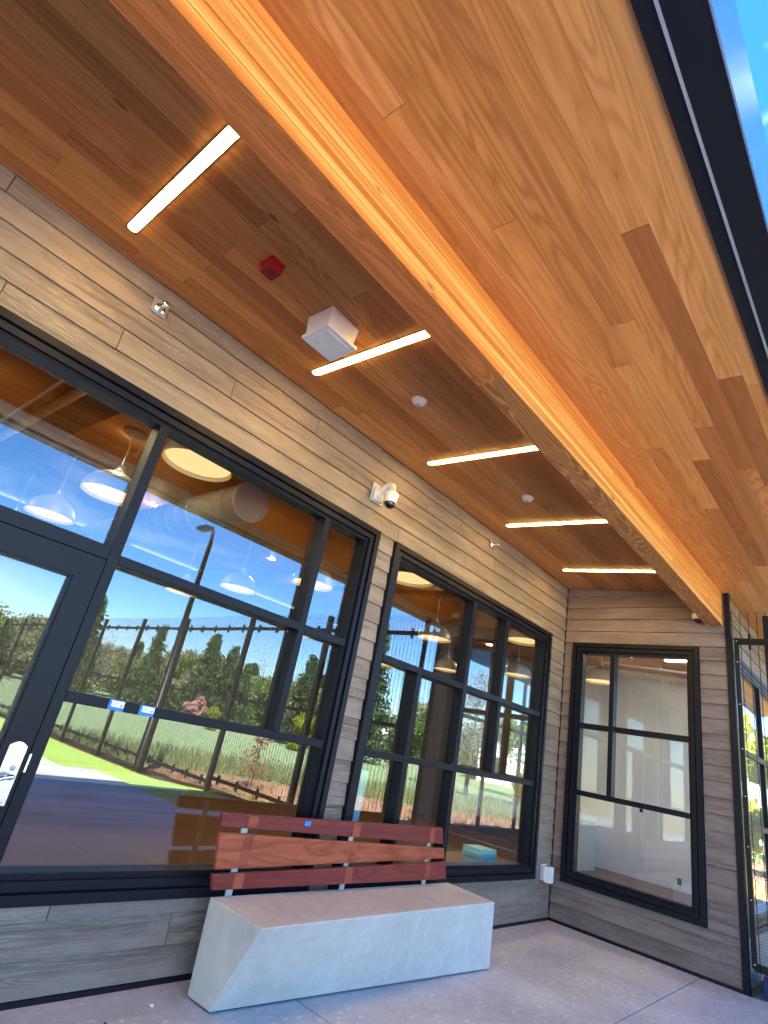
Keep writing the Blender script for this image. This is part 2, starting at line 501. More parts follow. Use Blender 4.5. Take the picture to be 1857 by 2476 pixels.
def add_lathe(bm, prof, c, n=24, axis='Z', mi=0, close=False):
    """prof: list of (radius, height) along axis from c."""
    c = Vector(c)
    def P(r, h, t):
        u, w = r * math.cos(t), r * math.sin(t)
        if axis == 'Z': return c + Vector((u, w, h))
        if axis == 'Y': return c + Vector((u, h, w))
        return c + Vector((h, u, w))
    rings = []
    for r, h in prof:
        if r < 1e-6:
            rings.append([bm.verts.new(P(0, h, 0))])
        else:
            rings.append([bm.verts.new(P(r, h, 2 * math.pi * q / n)) for q in range(n)])
    for A, B in zip(rings, rings[1:]):
        for q in range(n):
            a0, a1 = A[q % len(A)], A[(q + 1) % len(A)]
            b0, b1 = B[q % len(B)], B[(q + 1) % len(B)]
            vs_ = []
            for v in (a0, a1, b1, b0):
                if v not in vs_: vs_.append(v)
            if len(vs_) >= 3:
                bm.faces.new(vs_).material_index = mi

def np_mesh(name, verts, faces, mat):
    me = bpy.data.meshes.new(name)
    me.from_pydata(verts.tolist() if hasattr(verts, 'tolist') else verts, [],
                   faces.tolist() if hasattr(faces, 'tolist') else faces)
    me.materials.append(mat)
    return me

# ------------------------------------------------------------------ SETTING: ground
def ground_z(x, y):
    x = np.asarray(x, float); y = np.asarray(y, float)
    d = np.clip((-y - 6.5) / 3.5, 0, 1)
    z = -0.03 - 0.19 * d * d * (3 - 2 * d)
    right = np.clip((x - 0.4) / 1.2, 0, 1) * np.clip((-y + 1.0) / 2.0, 0, 1)
    z = np.minimum(z, -0.03 - 0.17 * right)
    r = np.sqrt((x + 3) ** 2 + (y + 2) ** 2)
    z = z + 0.018 * np.clip(r - 20, 0, 60)
    z = z + 0.05 * np.sin(x * 0.31 + 1.0) * np.sin(y * 0.27) * np.clip((r - 12) / 10, 0, 1)
    z = np.where((y > -0.2) & (x < 7.0), -0.3, z)
    return z

def sheet(name, xs, ys, dz, mat, kind='structure', zfun=ground_z):
    X, Y = np.meshgrid(xs, ys, indexing='ij')
    Z = zfun(X, Y) + dz
    n, m = X.shape
    V = np.stack([X.ravel(), Y.ravel(), Z.ravel()], 1)
    idx = np.arange(n * m).reshape(n, m)
    F = np.stack([idx[:-1, :-1].ravel(), idx[1:, :-1].ravel(), idx[1:, 1:].ravel(), idx[:-1, 1:].ravel()], 1)
    me = np_mesh(name, V, F, mat)
    me.polygons.foreach_set('use_smooth', [True] * len(me.polygons))
    o = bpy.data.objects.new(name, me)
    COL.objects.link(o)
    o['kind'] = kind
    return o

def spread(a, b, near0, near1, step, far):
    left = [near0 - step * (1.35 ** i) * i * 0.9 for i in range(1, 24)]
    left = [v for v in left if v > a] + [a]
    right = [near1 + step * (1.35 ** i) * i * 0.9 for i in range(1, 24)]
    right = [v for v in right if v < b] + [b]
    return np.array(sorted(left) + list(np.arange(near0, near1 + 1e-6, step)) + right)

gx = spread(-420, 420, -16, 32, 0.8, 0)
gy = spread(-420, 420, -34, 10, 0.8, 0)
sheet('ground', gx, gy, -0.14, M_meadow)
sheet('lawn', np.array([-1.72, -1.3, -0.9, -0.5, -0.2, 0.1]), np.arange(-30, -4.5, 0.5), 0.012, M_lawn)
sheet('mulch_bed', np.array([0.1, 0.35, 0.6, 0.9]), np.arange(-30, -2.1, 0.5), 0.004, M_mulch)
sheet('path', np.array([-30, -16, -9, -4, -1.72]), np.arange(-30, -8.35, 0.5), 0.02, M_path)

# patio slab: cast panels with recessed joints
bm = box(-29.9, -1.73, -8.36, 0.0, -0.3, -0.022)
add_box(bm, -1.7295, -0.004, -4.9, 0.0, -0.3, -0.022)
slab = obj('patio_slab', bm, M_core)
slab['kind'] = 'structure'
xj = [-29.9, -24, -19, -15.9, -12.8, -9.7, -7.3, -4.215, -0.006]
yj = [-8.36, -6.6, -4.9, -3.2, -1.549, -0.012]
g = 0.005
for i in range(len(xj) - 1):
    for j in range(len(yj) - 1):
        x0, x1, y0, y1 = xj[i] + g, xj[i + 1] - g, yj[j] + g, yj[j + 1] - g
        if x1 > -1.72 and y0 < -4.95:      # lawn takes this corner
            x1 = -1.73
        bm = box(x0, x1, y0, y1, -0.03, 0.0)
        bevel(bm, 0.006, 2)
        centre_origin(obj('slab_panel', bm, M_slab, slab))
# the same slab goes on in front of the wing, outside the fence
bm = box(0.10, 9.0, -3.1, -1.96, -0.3, -0.02)
obj('wing_apron', bm, M_slab)['kind'] = 'structure'

# ------------------------------------------------------------------ SIDING WALLS
EXPO = 0.156
Z0 = 0.027
ZK = [Z0 + EXPO * k for k in range(26)]
HEAD, SILL = 3.142, 0.415

def lap_board(parent, axis, a0, a1, z0, z1, mat, face=0.0):
    """A lapped board: its lower edge stands proud of the board below."""
    pr0, pr1, bk = 0.015, 0.002, 0.020
    zb, zt = z0 + 0.0015, z1 - 0.0015
    if axis == 'X':       # wall faces -Y
        p = [(a0, face - pr0, zb), (a1, face - pr0, zb), (a1, face + bk, zb), (a0, face + bk, zb),
             (a0, face - pr1, zt), (a1, face - pr1, zt), (a1, face + bk, zt), (a0, face + bk, zt)]
    else:                 # wall faces -X ; a along Y
        p = [(face - pr0, a1, zb), (face - pr0, a0, zb), (face + bk, a0, zb), (face + bk, a1, zb),
             (face - pr1, a1, zt), (face - pr1, a0, zt), (face + bk, a0, zt), (face + bk, a1, zt)]
    bm = bmesh.new()
    add_hexa(bm, p)
    return centre_origin(obj('board', bm, mat, parent, tone=random.random()))

# openings in the long wall (x0, x1)
W1 = (-8.36, -3.885)
W2 = (-3.66, -0.452)
XL, XR = -23.8, -0.022
wall = thing('siding_wall', 'long grey brown wood grain lap siding wall with the entry door and two black window banks', 'wall', (-6, 0.1, 0))
DOOR_GAP = (-7.08, -5.918)           # door and its two jambs run down to the floor
def wall_core(parent, axis, lo, hi, z0, z1, holes, d0, d1, mat, gap=None):
    bm = bmesh.new()
    def B(a, b, c, d):
        if b - a < 1e-3 or d - c < 1e-3: return
        if axis == 'X': add_box(bm, a, b, d0, d1, c, d)
        else: add_box(bm, d0, d1, a, b, c, d)
    p = lo
    for a, b in sorted(holes):
        B(p, a, z0, z1)
        if gap and a < gap[0] < b:
            B(a, gap[0], z0, SILL + 0.004); B(gap[1], b, z0, SILL + 0.004)
        else:
            B(a, b, z0, SILL + 0.004)
        B(a, b, HEAD - 0.004, z1)
        p = b
    B(p, hi, z0, z1)
    return obj('wall_core', bm, mat, parent)
wall_core(wall, 'X', XL, XR, 0.0, 3.905, [W1, W2], 0.0225, 0.20, M_core, DOOR_GAP)
joints = {21: [-6.395, -2.55], 22: [-9.2, -5.609, -1.95], 23: [-8.1, -4.819, -1.2], 24: [-7.2, -4.048, -1.306], 20: [-14.2, -7.0, -3.627],
          2: [-5.61, -2.02], 1: [-8.4, -4.9], 0: [-7.3, -3.4, -1.1]}
for k in range(25):
    z0, z1 = ZK[k], ZK[k + 1]
    if k == 24: z1 = 3.9085
    if z1 <= SILL + 0.09 or z0 >= HEAD - 0.01:
        zz1 = min(z1, SILL - 0.002) if z0 < SILL else z1
        js = joints.get(k, [])
        ed = [XL] + js + [XR]
        pairs = []
        for a, b in zip(ed, ed[1:]):
            if z0 < SILL and a < DOOR_GAP[1] and b > DOOR_GAP[0]:
                if a < DOOR_GAP[0] - 0.01: pairs.append((a, DOOR_GAP[0] - 0.003))
                if b > DOOR_GAP[1] + 0.01: pairs.append((DOOR_GAP[1] + 0.003, b))
            else:
                pairs.append((a, b))
        for a, b in pairs:
            lap_board(wall, 'X', a + (0.0025 if a != XL else 0), b - (0.0025 if b != XR else 0), z0, zz1, M_siding)
        if z0 < SILL < z1:
            for a, b in ((W1[1] + 0.006, W2[0] - 0.006), (W2[1] + 0.006, XR)):
                lap_board(wall, 'X', a, b, zz1 + 0.0005, z1, M_siding)
    else:
        segs = [(XL, W1[0] - 0.006), (W1[1] + 0.006, W2[0] - 0.006), (W2[1] + 0.006, XR)]
        for a, b in segs:
            lap_board(wall, 'X', a, b, z0, z1, M_siding)
for a, b in ((XL, DOOR_GAP[0] - 0.003), (DOOR_GAP[1] + 0.003, -0.0225)):
    obj('base_trim', box(a, b, -0.022, 0.0215, 0.0, 0.0255), M_blackmetal, wall)
obj('corner_joint', box(-0.0195, 0.012, -0.006, 0.018, 0.027, 3.90), M_core, wall)

def ceil_z(y): return 3.911 + 0.07 * y

YR = -1.892
rw = thing('siding_wall', 'short end wall of brown grey lap siding holding a single tall black window', 'wall', (0.1, -1.0, 0))
H3 = (-1.617, -0.133)
wall_core(rw, 'Y', YR - 0.02, 0.0, 0.0, 3.765, [H3], 0.0225, 0.20, M_core)
for k in range(25):
    z0, z1 = ZK[k], ZK[k + 1]
    if z0 >= 3.75:
        z1 = 3.772
    if z1 <= SILL + 0.09 or z0 >= HEAD - 0.01:
        zz1 = min(z1, SILL - 0.002) if z0 < SILL else z1
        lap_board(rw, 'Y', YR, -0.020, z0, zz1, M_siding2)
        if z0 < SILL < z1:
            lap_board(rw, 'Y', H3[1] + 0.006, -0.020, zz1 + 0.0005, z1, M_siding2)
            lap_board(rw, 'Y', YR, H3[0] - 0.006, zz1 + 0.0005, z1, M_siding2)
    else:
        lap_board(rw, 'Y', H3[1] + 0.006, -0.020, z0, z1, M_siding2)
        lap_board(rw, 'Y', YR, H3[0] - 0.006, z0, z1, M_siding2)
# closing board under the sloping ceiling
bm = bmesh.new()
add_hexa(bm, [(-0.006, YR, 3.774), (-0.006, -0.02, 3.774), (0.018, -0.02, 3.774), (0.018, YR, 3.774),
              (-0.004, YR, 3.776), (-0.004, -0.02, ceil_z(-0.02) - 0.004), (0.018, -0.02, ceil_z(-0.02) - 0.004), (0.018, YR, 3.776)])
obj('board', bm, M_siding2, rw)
obj('base_trim', box(-0.022, 0.0215, YR, -0.0225, 0.0, 0.0255), M_blackmetal, rw)
obj('corner_trim', box(-0.020, 0.055, -1.945, YR - 0.0005, 0.0, 3.772), M_black, rw)

# wing's outer wall, seen through the fence
ww = thing('siding_wall', 'pale lap siding wall beyond the black mesh fence with a window bank in it', 'wall', (3, -1.9, 0))
H4 = (0.12, 5.4)
wall_core(ww, 'X', 0.06, 6.2, 0.0, 3.76, [H4], -1.895, -1.72, M_core)
for k in range(24):
    z0, z1 = ZK[k], min(ZK[k + 1], 3.765)
    if z1 <= SILL + 0.09 or z0 >= HEAD - 0.01:
        zz1 = min(z1, SILL - 0.002) if z0 < SILL else z1
        lap_board(ww, 'X', 0.058, 6.2, z0, zz1, M_siding, -1.917)
    else:
        lap_board(ww, 'X', 0.058, H4[0] - 0.006, z0, z1, M_siding, -1.917)
        lap_board(ww, 'X', H4[1] + 0.006, 6.2, z0, z1, M_siding, -1.917)

# ------------------------------------------------------------------ WINDOWS
def frame_ring(bm, T, u0, u1, v0, v1, w, d0, d1, gap=None):
    """Rectangular ring of width w, depth d0..d1, in wall coordinates mapped by T(u, d, v)."""
    low = [(u0, gap[0] - 0.001, v0, v0 + w), (gap[1] + 0.001, u1, v0, v0 + w)] if gap else [(u0, u1, v0, v0 + w)]
    for a, b, c, d in [(u0, u1, v1 - w, v1), (u0, u0 + w, v0 + w, v1 - w), (u1 - w, u1, v0 + w, v1 - w)] + low:
        p = [T(a, d0, c), T(b, d0, c), T(b, d1, c), T(a, d1, c), T(a, d0, d), T(b, d0, d), T(b, d1, d), T(a, d1, d)]
        add_hexa(bm, p)

def tbox(T, u0, u1, d0, d1, v0, v1):
    bm = bmesh.new()
    add_hexa(bm, [T(u0, d0, v0), T(u1, d0, v0), T(u1, d1, v0), T(u0, d1, v0), T(u0, d0, v1), T(u1, d0, v1), T(u1, d1, v1), T(u0, d1, v1)])
    bmesh.ops.recalc_face_normals(bm, faces=bm.faces)
    return bm

T_main = lambda u, d, v: (u, d, v)
T_side = lambda u, d, v: (d, u, v)
T_wing = lambda u, d, v: (u, d * 0.4 - 1.917, v)
BAR1, BAR2 = (2.092, 2.150), (1.332, 1.388)
GD = 0.062

def window(label, T, u0, u1, muls, rails, panes, loc, glass, group=None, v0=SILL, v1=HEAD, gap=None):
    t = thing('window', label, 'window', loc, group)
    bm = bmesh.new()
    frame_ring(bm, T, u0, u1, v0, v1, 0.050, -0.042, 0.10, gap)
    frame_ring(bm, T, u0 + 0.050, u1 - 0.050, v0 + 0.050, v1 - 0.050, 0.012, -0.006, 0.10, gap)
    frame_ring(bm, T, u0 + 0.062, u1 - 0.062, v0 + 0.062, v1 - 0.062, 0.040, -0.028, 0.10, gap)
    frame_ring(bm, T, u0 + 0.102, u1 - 0.102, v0 + 0.102, v1 - 0.102, 0.030, -0.002, 0.11, gap)
    bmesh.ops.recalc_face_normals(bm, faces=bm.faces)
    obj('frame', bm, M_black, t)
    for a, b, c, d in muls:
        bm = tbox(T, a, b, -0.016, 0.105, c, d)
        bevel(bm, 0.003, 1)
        m = obj('mullion', bm, M_black, t)
    for a, b, c, d in rails:
        bm = tbox(T, a, b, -0.014, 0.103, c, d)
        bevel(bm, 0.003, 1)
        obj('rail', bm, M_black, t)
    for a, b, c, d in panes:
        obj('pane', tbox(T, a, b, GD, GD + 0.006, c, d), glass, t)
    return t

GB, GT = SILL + 0.130, HEAD - 0.130
L1, R1 = W1[0] + 0.13, W1[1] - 0.13
mA = (-5.982, -5.918)
mB = (-4.510, -4.452)
e = 0.004
D0 = -7.02        # hinge jamb of the door
w1 = window('wide black framed window bank beside the entry door with a big reflected lawn', T_main, W1[0], W1[1],
            [(mA[0], mA[1], 0.0, GT), (D0 - 0.06, D0, 0.0, GT), (mB[0], mB[1], BAR2[1], GT)],
            [(mA[1], mB[0], *BAR1), (mB[1], R1, *BAR1), (mA[1], R1, *BAR2), (D0, mA[0], 2.100, 2.178), (L1, D0 - 0.06, *BAR1), (L1, D0 - 0.06, *BAR2)],
            [(D0, mA[0], 2.178, GT), (mA[1], mB[0], BAR1[1], GT), (mB[1], R1, BAR1[1], GT),
             (mA[1], mB[0], BAR2[1], BAR1[0]), (mB[1], R1, BAR2[1], BAR1[0]), (mA[1], R1, GB, BAR2[0]),
             (L1, D0 - 0.06, GB, BAR2[0]), (L1, D0 - 0.06, BAR2[1], BAR1[0]), (L1, D0 - 0.06, BAR1[1], GT)],
            (-6, 0.03, SILL), M_glass, gap=DOOR_GAP)
L2, R2 = W2[0] + 0.13, W2[1] - 0.13
v1_, v2_, v3_ = (-2.268, -2.206), (-1.560, -1.503), (-3.030, -2.968)
w2 = window('black framed window bank behind the bench, of nine panes beside the inside corner', T_main, W2[0], W2[1],
            [(v1_[0], v1_[1], GB, GT), (v2_[0], v2_[1], BAR2[1], GT), (v3_[0], v3_[1], GB, BAR1[0])],
            [(L2, v1_[0], *BAR1), (v1_[1], v2_[0], *BAR1), (v2_[1], R2, *BAR1), (L2, v3_[0], *BAR2), (v3_[1], v1_[0], *BAR2), (v1_[1], R2, *BAR2)],
            [(L2, v1_[0], BAR1[1], GT), (v1_[1], v2_[0], BAR1[1], GT), (v2_[1], R2, BAR1[1], GT),
             (L2, v3_[0], BAR2[1], BAR1[0]), (v3_[1], v1_[0], BAR2[1], BAR1[0]), (v1_[1], v2_[0], BAR2[1], BAR1[0]), (v2_[1], R2, BAR2[1], BAR1[0]),
             (L2, v3_[0], GB, BAR2[0]), (v3_[1], v1_[0], GB, BAR2[0]), (v1_[1], R2, GB, BAR2[0])],
            (-2, 0.03, SILL), M_glass)
L3, R3 = H3[0] + 0.115, H3[1] - 0.115
v4_ = (-0.672, -0.617)
w3 = window('single tall black window with five panes in the short end wall', T_side, H3[0], H3[1],
            [(v4_[0], v4_[1], BAR2[1], GT)],
            [(L3, v4_[0], *BAR1), (v4_[1], R3, *BAR1), (L3, R3, *BAR2)],
            [(L3, v4_[0], BAR1[1], GT), (v4_[1], R3, BAR1[1], GT), (L3, v4_[0], BAR2[1], BAR1[0]), (v4_[1], R3, BAR2[1], BAR1[0]), (L3, R3, GB, BAR2[0])],
            (0.03, -0.9, SILL), M_glass2)
L4, R4 = H4[0] + 0.13, H4[1] - 0.13
mm = [(1.62, 1.68), (2.80, 2.86), (4.00, 4.06)]
us = [L4] + [q for m in mm for q in m] + [R4]
sp4 = [(us[i], us[i + 1]) for i in range(0, len(us), 2)]
window('window bank with pale sill rails seen through the black mesh fence', T_wing, H4[0], H4[1],
       [(m[0], m[1], GB, GT) for m in mm],
       [(a, b, *z) for a, b in sp4 for z in (BAR1, BAR2)],
       [(a, b, c, d) for a, b in sp4 for c, d in ((GB, BAR2[0]), (BAR2[1], BAR1[0]), (BAR1[1], GT))],
       (3, -1.9, SILL), M_glass3)

obj('latch', box(0.012 - 0.030, 0.012 - 0.0145 + 0.002, -1.016, -0.986, 1.296, 1.330), M_black, w3)
obj('latch', box(-2.345, -2.300, -0.030, -0.0145, 1.389, 1.412), M_black, w2)
# ------------------------------------------------------------------ ENTRY DOOR
DL, DR, DT = D0 + 0.005, mA[0] - 0.005, 2.095
door = thing('entry_door', 'dark framed glass entry door with a long steel handle plate at the left edge', 'door', (-6.5, 0.03, 0.0))
dz0 = 0.022
bm = bmesh.new()
for a, b, c, d in ((DR - 0.132, DR, dz0, DT), (DL, DL + 0.132, dz0, DT)):
    add_box(bm, a, b, -0.020, 0.035, c, d)
add_box(bm, DL + 0.132, DR - 0.132, -0.020, 0.035, DT - 0.132, DT)
add_box(bm, DL + 0.132, DR - 0.132, -0.020, 0.035, dz0, dz0 + 0.2)
bevel(bm, 0.003, 1)
obj('leaf', bm, M_black, door)
bm = bmesh.new()
frame_ring(bm, T_main, DL + 0.132, DR - 0.132, dz0 + 0.2, DT - 0.132, 0.014, -0.012, 0.03)
bmesh.ops.recalc_face_normals(bm, faces=bm.faces)
obj('glazing_bead', bm, M_black, door)
obj('pane', box(DL + 0.145, DR - 0.145, 0.012, 0.018, dz0 + 0.214, DT - 0.146), M_glass, door)
obj('threshold', box(D0 + 0.001, mA[0] - 0.001, -0.045, 0.11, 0.0005, 0.016), M_bracket, door)
# handle plate: tall plate with an arched top, lever and cylinder
hx, hw = -6.048, 0.041
bm = bmesh.new()
prof = [(hx - hw, 0.835), (hx + hw, 0.835), (hx + hw, 1.100)]
for i in range(1, 6):
    t = i / 6
    prof.append((hx + hw - 2 * hw * t, 1.100 + 0.020 * math.sin(math.pi * t)))
prof.append((hx - hw, 1.100))
fv = [bm.verts.new((x, -0.0290, z)) for x, z in prof]
bv = [bm.verts.new((x, -0.0205, z)) for x, z in prof]
bm.faces.new(fv)
bm.faces.new(bv[::-1])
for i in range(len(prof)):
    j = (i + 1) % len(prof)
    bm.faces.new((fv[j], fv[i], bv[i], bv[j]))
bmesh.ops.recalc_face_normals(bm, faces=bm.faces)
hp = obj('handle_plate', bm, M_steel, door)
bm = bmesh.new()
add_tube(bm, [(hx + 0.008, -0.029, 0.965), (hx + 0.008, -0.078, 0.965)], 0.013, 12)
add_tube(bm, [(hx + 0.012, -0.074, 0.968), (hx - 0.03, -0.078, 0.962), (hx - 0.075, -0.078, 0.935), (hx - 0.115, -0.074, 0.925)], [0.012, 0.012, 0.011, 0.010], 10)
obj('lever', bm, M_chrome, hp, True)
bm = bmesh.new()
add_lathe(bm, [(0.0, -0.004), (0.012, -0.004), (0.014, 0.0)], (hx + 0.012, -0.029, 1.0), 14, 'Y')
add_lathe(bm, [(0.0, -0.002), (0.004, -0.002), (0.005, 0.0)], (hx + 0.022, -0.029, 0.848), 10, 'Y')
obj('cylinder', bm, M_grey, hp, True)
obj('strike', box(-5.980, -5.970, -0.0185, -0.0155, 0.985, 1.07), M_steel, w1)

# stickers on the middle rail
def sticker(x0, x1, z0, z1, y, label, ang=0.0):
    t = thing('sticker', label, 'sticker', ((x0 + x1) / 2, y, (z0 + z1) / 2), 'blue tape stickers on the window rail' if ang == 0 else None)
    bm = box(x0, x1, y - 0.0016, y, z0, z1)
    obj('tape', bm, M_blue, t)
    w, h = x1 - x0, z1 - z0
    p = obj('paper', box(x0 + w * .16, x1 - w * .03, y - 0.0030, y - 0.0018, z0 + h * .32, z1 - h * .06), M_paper, t)
    bm = bmesh.new()
    for i in range(4):
        zz = z1 - h * (.16 + .10 * i)
        add_box(bm, x0 + w * .22, x0 + w * (.50 + .08 * ((i * 7) % 3)), y - 0.0036, y - 0.0031, zz - h * .03, zz)
    add_box(bm, x1 - w * .26, x1 - w * .10, y - 0.0036, y - 0.0031, z0 + h * .42, z0 + h * .60)
    obj('print', bm, M_ink, p)
sticker(-5.686, -5.596, 1.333, 1.387, -0.0145, 'blue taped paper sticker on the window rail, the one nearer the door')
sticker(-5.503, -5.410, 1.333, 1.387, -0.0145, 'blue taped paper sticker on the window rail, the one farther from the door')

# ------------------------------------------------------------------ CANOPY ROOF
roof = thing('canopy_roof', 'sloping canopy roof with an orange wood plank underside and black edge trim', 'roof', (-4, -1.5, 3.8))
XA, XB = -24.0, 9.0
def plank(parent, x0, x1, y0, y1, tone, mat=M_soffit, name='plank', drop=0.0):
    g = 0.0004
    a, b = y0 + g, y1 - g
    z = lambda y: ceil_z(y) - drop
    x0 += 0.0012; x1 -= 0.0012
    bm = bmesh.new()
    add_hexa(bm, [(x0, a, z(a)), (x1, a, z(a)), (x1, b, z(b)), (x0, b, z(b)),
                  (x0, a, z(a) + 0.018), (x1, a, z(a) + 0.018), (x1, b, z(b) + 0.018), (x0, b, z(b) + 0.018)])
    return centre_origin(obj(name, bm, mat, parent, tone=tone))

rows = []
y = -2.925
rows.append((-2.925, -2.845))
y = -2.845
while y < -0.001:
    y2 = min(y + 0.1226, -0.003)
    if y2 - y > 0.02: rows.append((y, y2))
    y += 0.1226
special = {}   # row middle -> list of (x, tone after)
def row_of(yy):
    for i, (a, b) in enumerate(rows):
        if a <= yy < b: return i
for yy, x, before, after in [(-2.66, -5.33, 0.72, 0.10), (-2.78, -4.11, 0.9, 0.05), (-2.28, -4.43, 0.5, 0.85), (-2.165, -5.63, 0.55, 0.6),
                             (-2.415, -3.19, 0.8, 0.12), (-1.07, -6.25, 0.25, 0.5), (-0.70, -6.24, 0.3, 0.55), (-0.46, -6.23, 0.42, 0.2), (-0.235, -6.24, 0.5, 0.3),
                             (-0.07, -4.735, 0.4, 0.95)]:
    special.setdefault(row_of(yy), []).append((x, before, after))
for i, (a, b) in enumerate(rows):
    if -1.88 < (a + b) / 2 < -1.69:
        pass
    cuts = [s[0] for s in special.get(i, [])]
    x = XA + random.uniform(0.4, 3.4)
    while x < XB - 0.8:
        if all(abs(x - c) > 1.3 for c in cuts): cuts.append(x)
        x += random.uniform(2.3, 4.6)
    ed = [XA] + sorted(cuts) + [XB]
    for p, q in zip(ed, ed[1:]):
        t = min(1, max(0, random.gauss(0.60, 0.16)))
        if random.random() < 0.08: t = random.uniform(0.05, 0.25)
        for (sx, be, af) in special.get(i, []):
            if abs(q - sx) < 1e-6: t = be
            if abs(p - sx) < 1e-6: t = af
        plank(roof, p, q, a, b, t)
# deck above, edge trim
bm = bmesh.new()
add_hexa(bm, [(XA, -3.05, ceil_z(-3.05) + 0.019), (XB, -3.05, ceil_z(-3.05) + 0.019), (XB, 10.2, ceil_z(10.2) + 0.045), (XA, 10.2, ceil_z(10.2) + 0.045),
              (XA, -3.05, ceil_z(-3.05) + 0.22), (XB, -3.05, ceil_z(-3.05) + 0.22), (XB, 10.2, ceil_z(10.2) + 0.26), (XA, 10.2, ceil_z(10.2) + 0.26)])
obj('roof_deck', bm, M_roof, roof)
zf = ceil_z(-2.925)
bm = bmesh.new()
add_box(bm, XA, XB, -2.982, -2.9255, zf - 0.010, zf + 0.02)
add_box(bm, XA, XB, -3.112, -2.994, zf - 0.012, zf + 0.02)
obj('edge_trim', bm, M_blackmetal, roof)
obj('drip_strip', box(XA, XB, -2.9935, -2.9825, zf - 0.016, zf + 0.015), M_bracket, roof)
bm = bmesh.new()
add_hexa(bm, [(XA, -3.119, zf - 0.014), (XB, -3.119, zf - 0.014), (XB, -3.1125, zf - 0.014), (XA, -3.1125, zf - 0.014),
              (XA, -3.160, zf + 0.27), (XB, -3.160, zf + 0.27), (XB, -3.1125, zf + 0.27), (XA, -3.1125, zf + 0.27)])
obj('gutter', bm, M_gutter, roof)

# ------------------------------------------------------------------ GLULAM BEAM
beam = thing('glulam_beam', 'long glued laminated timber beam under the canopy, its outer face bright orange', 'beam', (-5, -1.78, 3.39))
BY0, BY1, BZ = -1.872, -1.704, 3.390
nl = 10
for i in range(nl):
    za = BZ + 0.036 * i
    zb_ = BZ + 0.036 * (i + 1) - 0.0014
    dy = random.uniform(-0.0022, 0.0022)
    cuts = [-14.0, -5.034] if i == 0 else sorted(random.uniform(-20, -1) for _ in range(4))
    ed = [XA] + cuts + [-0.022]
    for p, q in zip(ed, ed[1:]):
        bm = bmesh.new()
        if i < nl - 1:
            add_box(bm, p + 0.0004, q - 0.0004, BY0 + dy, BY1 + dy, za, zb_)
        else:
            ya, yb = BY0 + dy, BY1 + dy
            add_hexa(bm, [(p, ya, za), (q, ya, za), (q, yb, za), (p, yb, za),
                          (p, ya, ceil_z(ya) - 0.002), (q, ya, ceil_z(ya) - 0.002), (q, yb, ceil_z(yb) - 0.002), (p, yb, ceil_z(yb) - 0.002)])
        if i == 0:
            t = 0.05 if q < -4 else 0.75
            bevel(bm, 0.003, 1)
        else:
            t = random.uniform(0.25, 1.0)
        # the lowest lamination shows its flat grain below and its edge grain outside
        bm.normal_update()
        for f in bm.faces:
            f.material_index = 1 if (i == 0 and f.normal.z < -0.5) else 0
        centre_origin(obj('lamination', bm, [M_beam, M_beamlow], beam, tone=t))

# ------------------------------------------------------------------ CANOPY LIGHTS
LX = [-6.645, -5.168, -3.690, -2.213, -0.756]
LL = ['nearest and largest of the lit linear lights set in the plank ceiling',
      'lit linear ceiling light beside the white junction box',
      'lit linear ceiling light midway between the two round white ceiling sensors',
      'lit linear ceiling light just past the farther round white sensor',
      'lit linear ceiling light closest to the short end wall']
for x, lab in zip(LX, LL):
    ya, yb, w = -1.408, -0.272, 0.029
    zc = lambda y: ceil_z(y)
    t = thing('linear_light', lab, 'ceiling light', (x, -0.84, ceil_z(-0.84)), 'linear lights in the canopy ceiling')
    bm = bmesh.new()
    for a, b, c, d in ((x - w - .004, x - w, ya - .004, yb + .004), (x + w, x + w + .004, ya - .004, yb + .004), (x - w, x + w, ya - .004, ya), (x - w, x + w, yb, yb + .004)):
        add_hexa(bm, [(a, c, zc(c) - .005), (b, c, zc(c) - .005), (b, d, zc(d) - .005), (a, d, zc(d) - .005),
                      (a, c, zc(c) + .002), (b, c, zc(c) + .002), (b, d, zc(d) + .002), (a, d, zc(d) + .002)])
    obj('housing', bm, M_black, t)
    bm = bmesh.new()
    n = 6
    pts = []
    for (cyy, s) in ((ya + w, -1), (yb - w, 1)):
        for q in range(n + 1):
            th = math.pi * q / n
            pts.append((x + s * -w * 0.97 * math.cos(th) * 1.0, cyy + s * w * 0.97 * math.sin(th)))
    lo = [bm.verts.new((px, py, zc(py) - 0.008)) for px, py in pts]
    hi = [bm.verts.new((px, py, zc(py) - 0.001)) for px, py in pts]
    bm.faces.new(lo); bm.faces.new(hi[::-1])
    for q in range(len(pts)):
        bm.faces.new((lo[q], lo[(q + 1) % len(pts)], hi[(q + 1) % len(pts)], hi[q]))
    bmesh.ops.recalc_face_normals(bm, faces=bm.faces)
    obj('lens', bm, M_linear, t)

# ------------------------------------------------------------------ CEILING AND WALL DEVICES
# red alarm
zc = ceil_z(-0.86)
al = thing('alarm_sounder', 'small red alarm sounder with a grille, fixed to the plank ceiling', 'alarm', (-6.03, -0.87, zc))
bm = box(-6.085, -5.985, -0.935, -0.805, zc - 0.012, zc + 0.004)
obj('base', bevel(bm, 0.004, 1), M_red, al)
bm = box(-6.078, -5.992, -0.925, -0.825, zc - 0.070, zc - 0.012)
gb = obj('body', bevel(bm, 0.006, 2), M_red, al)
bm = bmesh.new()
for i in range(4):
    for j in range(4):
        add_box(bm, -6.070 + i * .0195, -6.056 + i * .0195, -0.918 + j * .0225, -0.902 + j * .0225, zc - 0.0715, zc - 0.0702)
for i in range(4):
    for j in range(2):
        add_box(bm, -6.0795, -6.0782, -0.918 + i * .0225, -0.902 + i * .0225, zc - 0.062 + j * .024, zc - 0.046 + j * .024)
obj('grille', bm, M_darkred, gb)
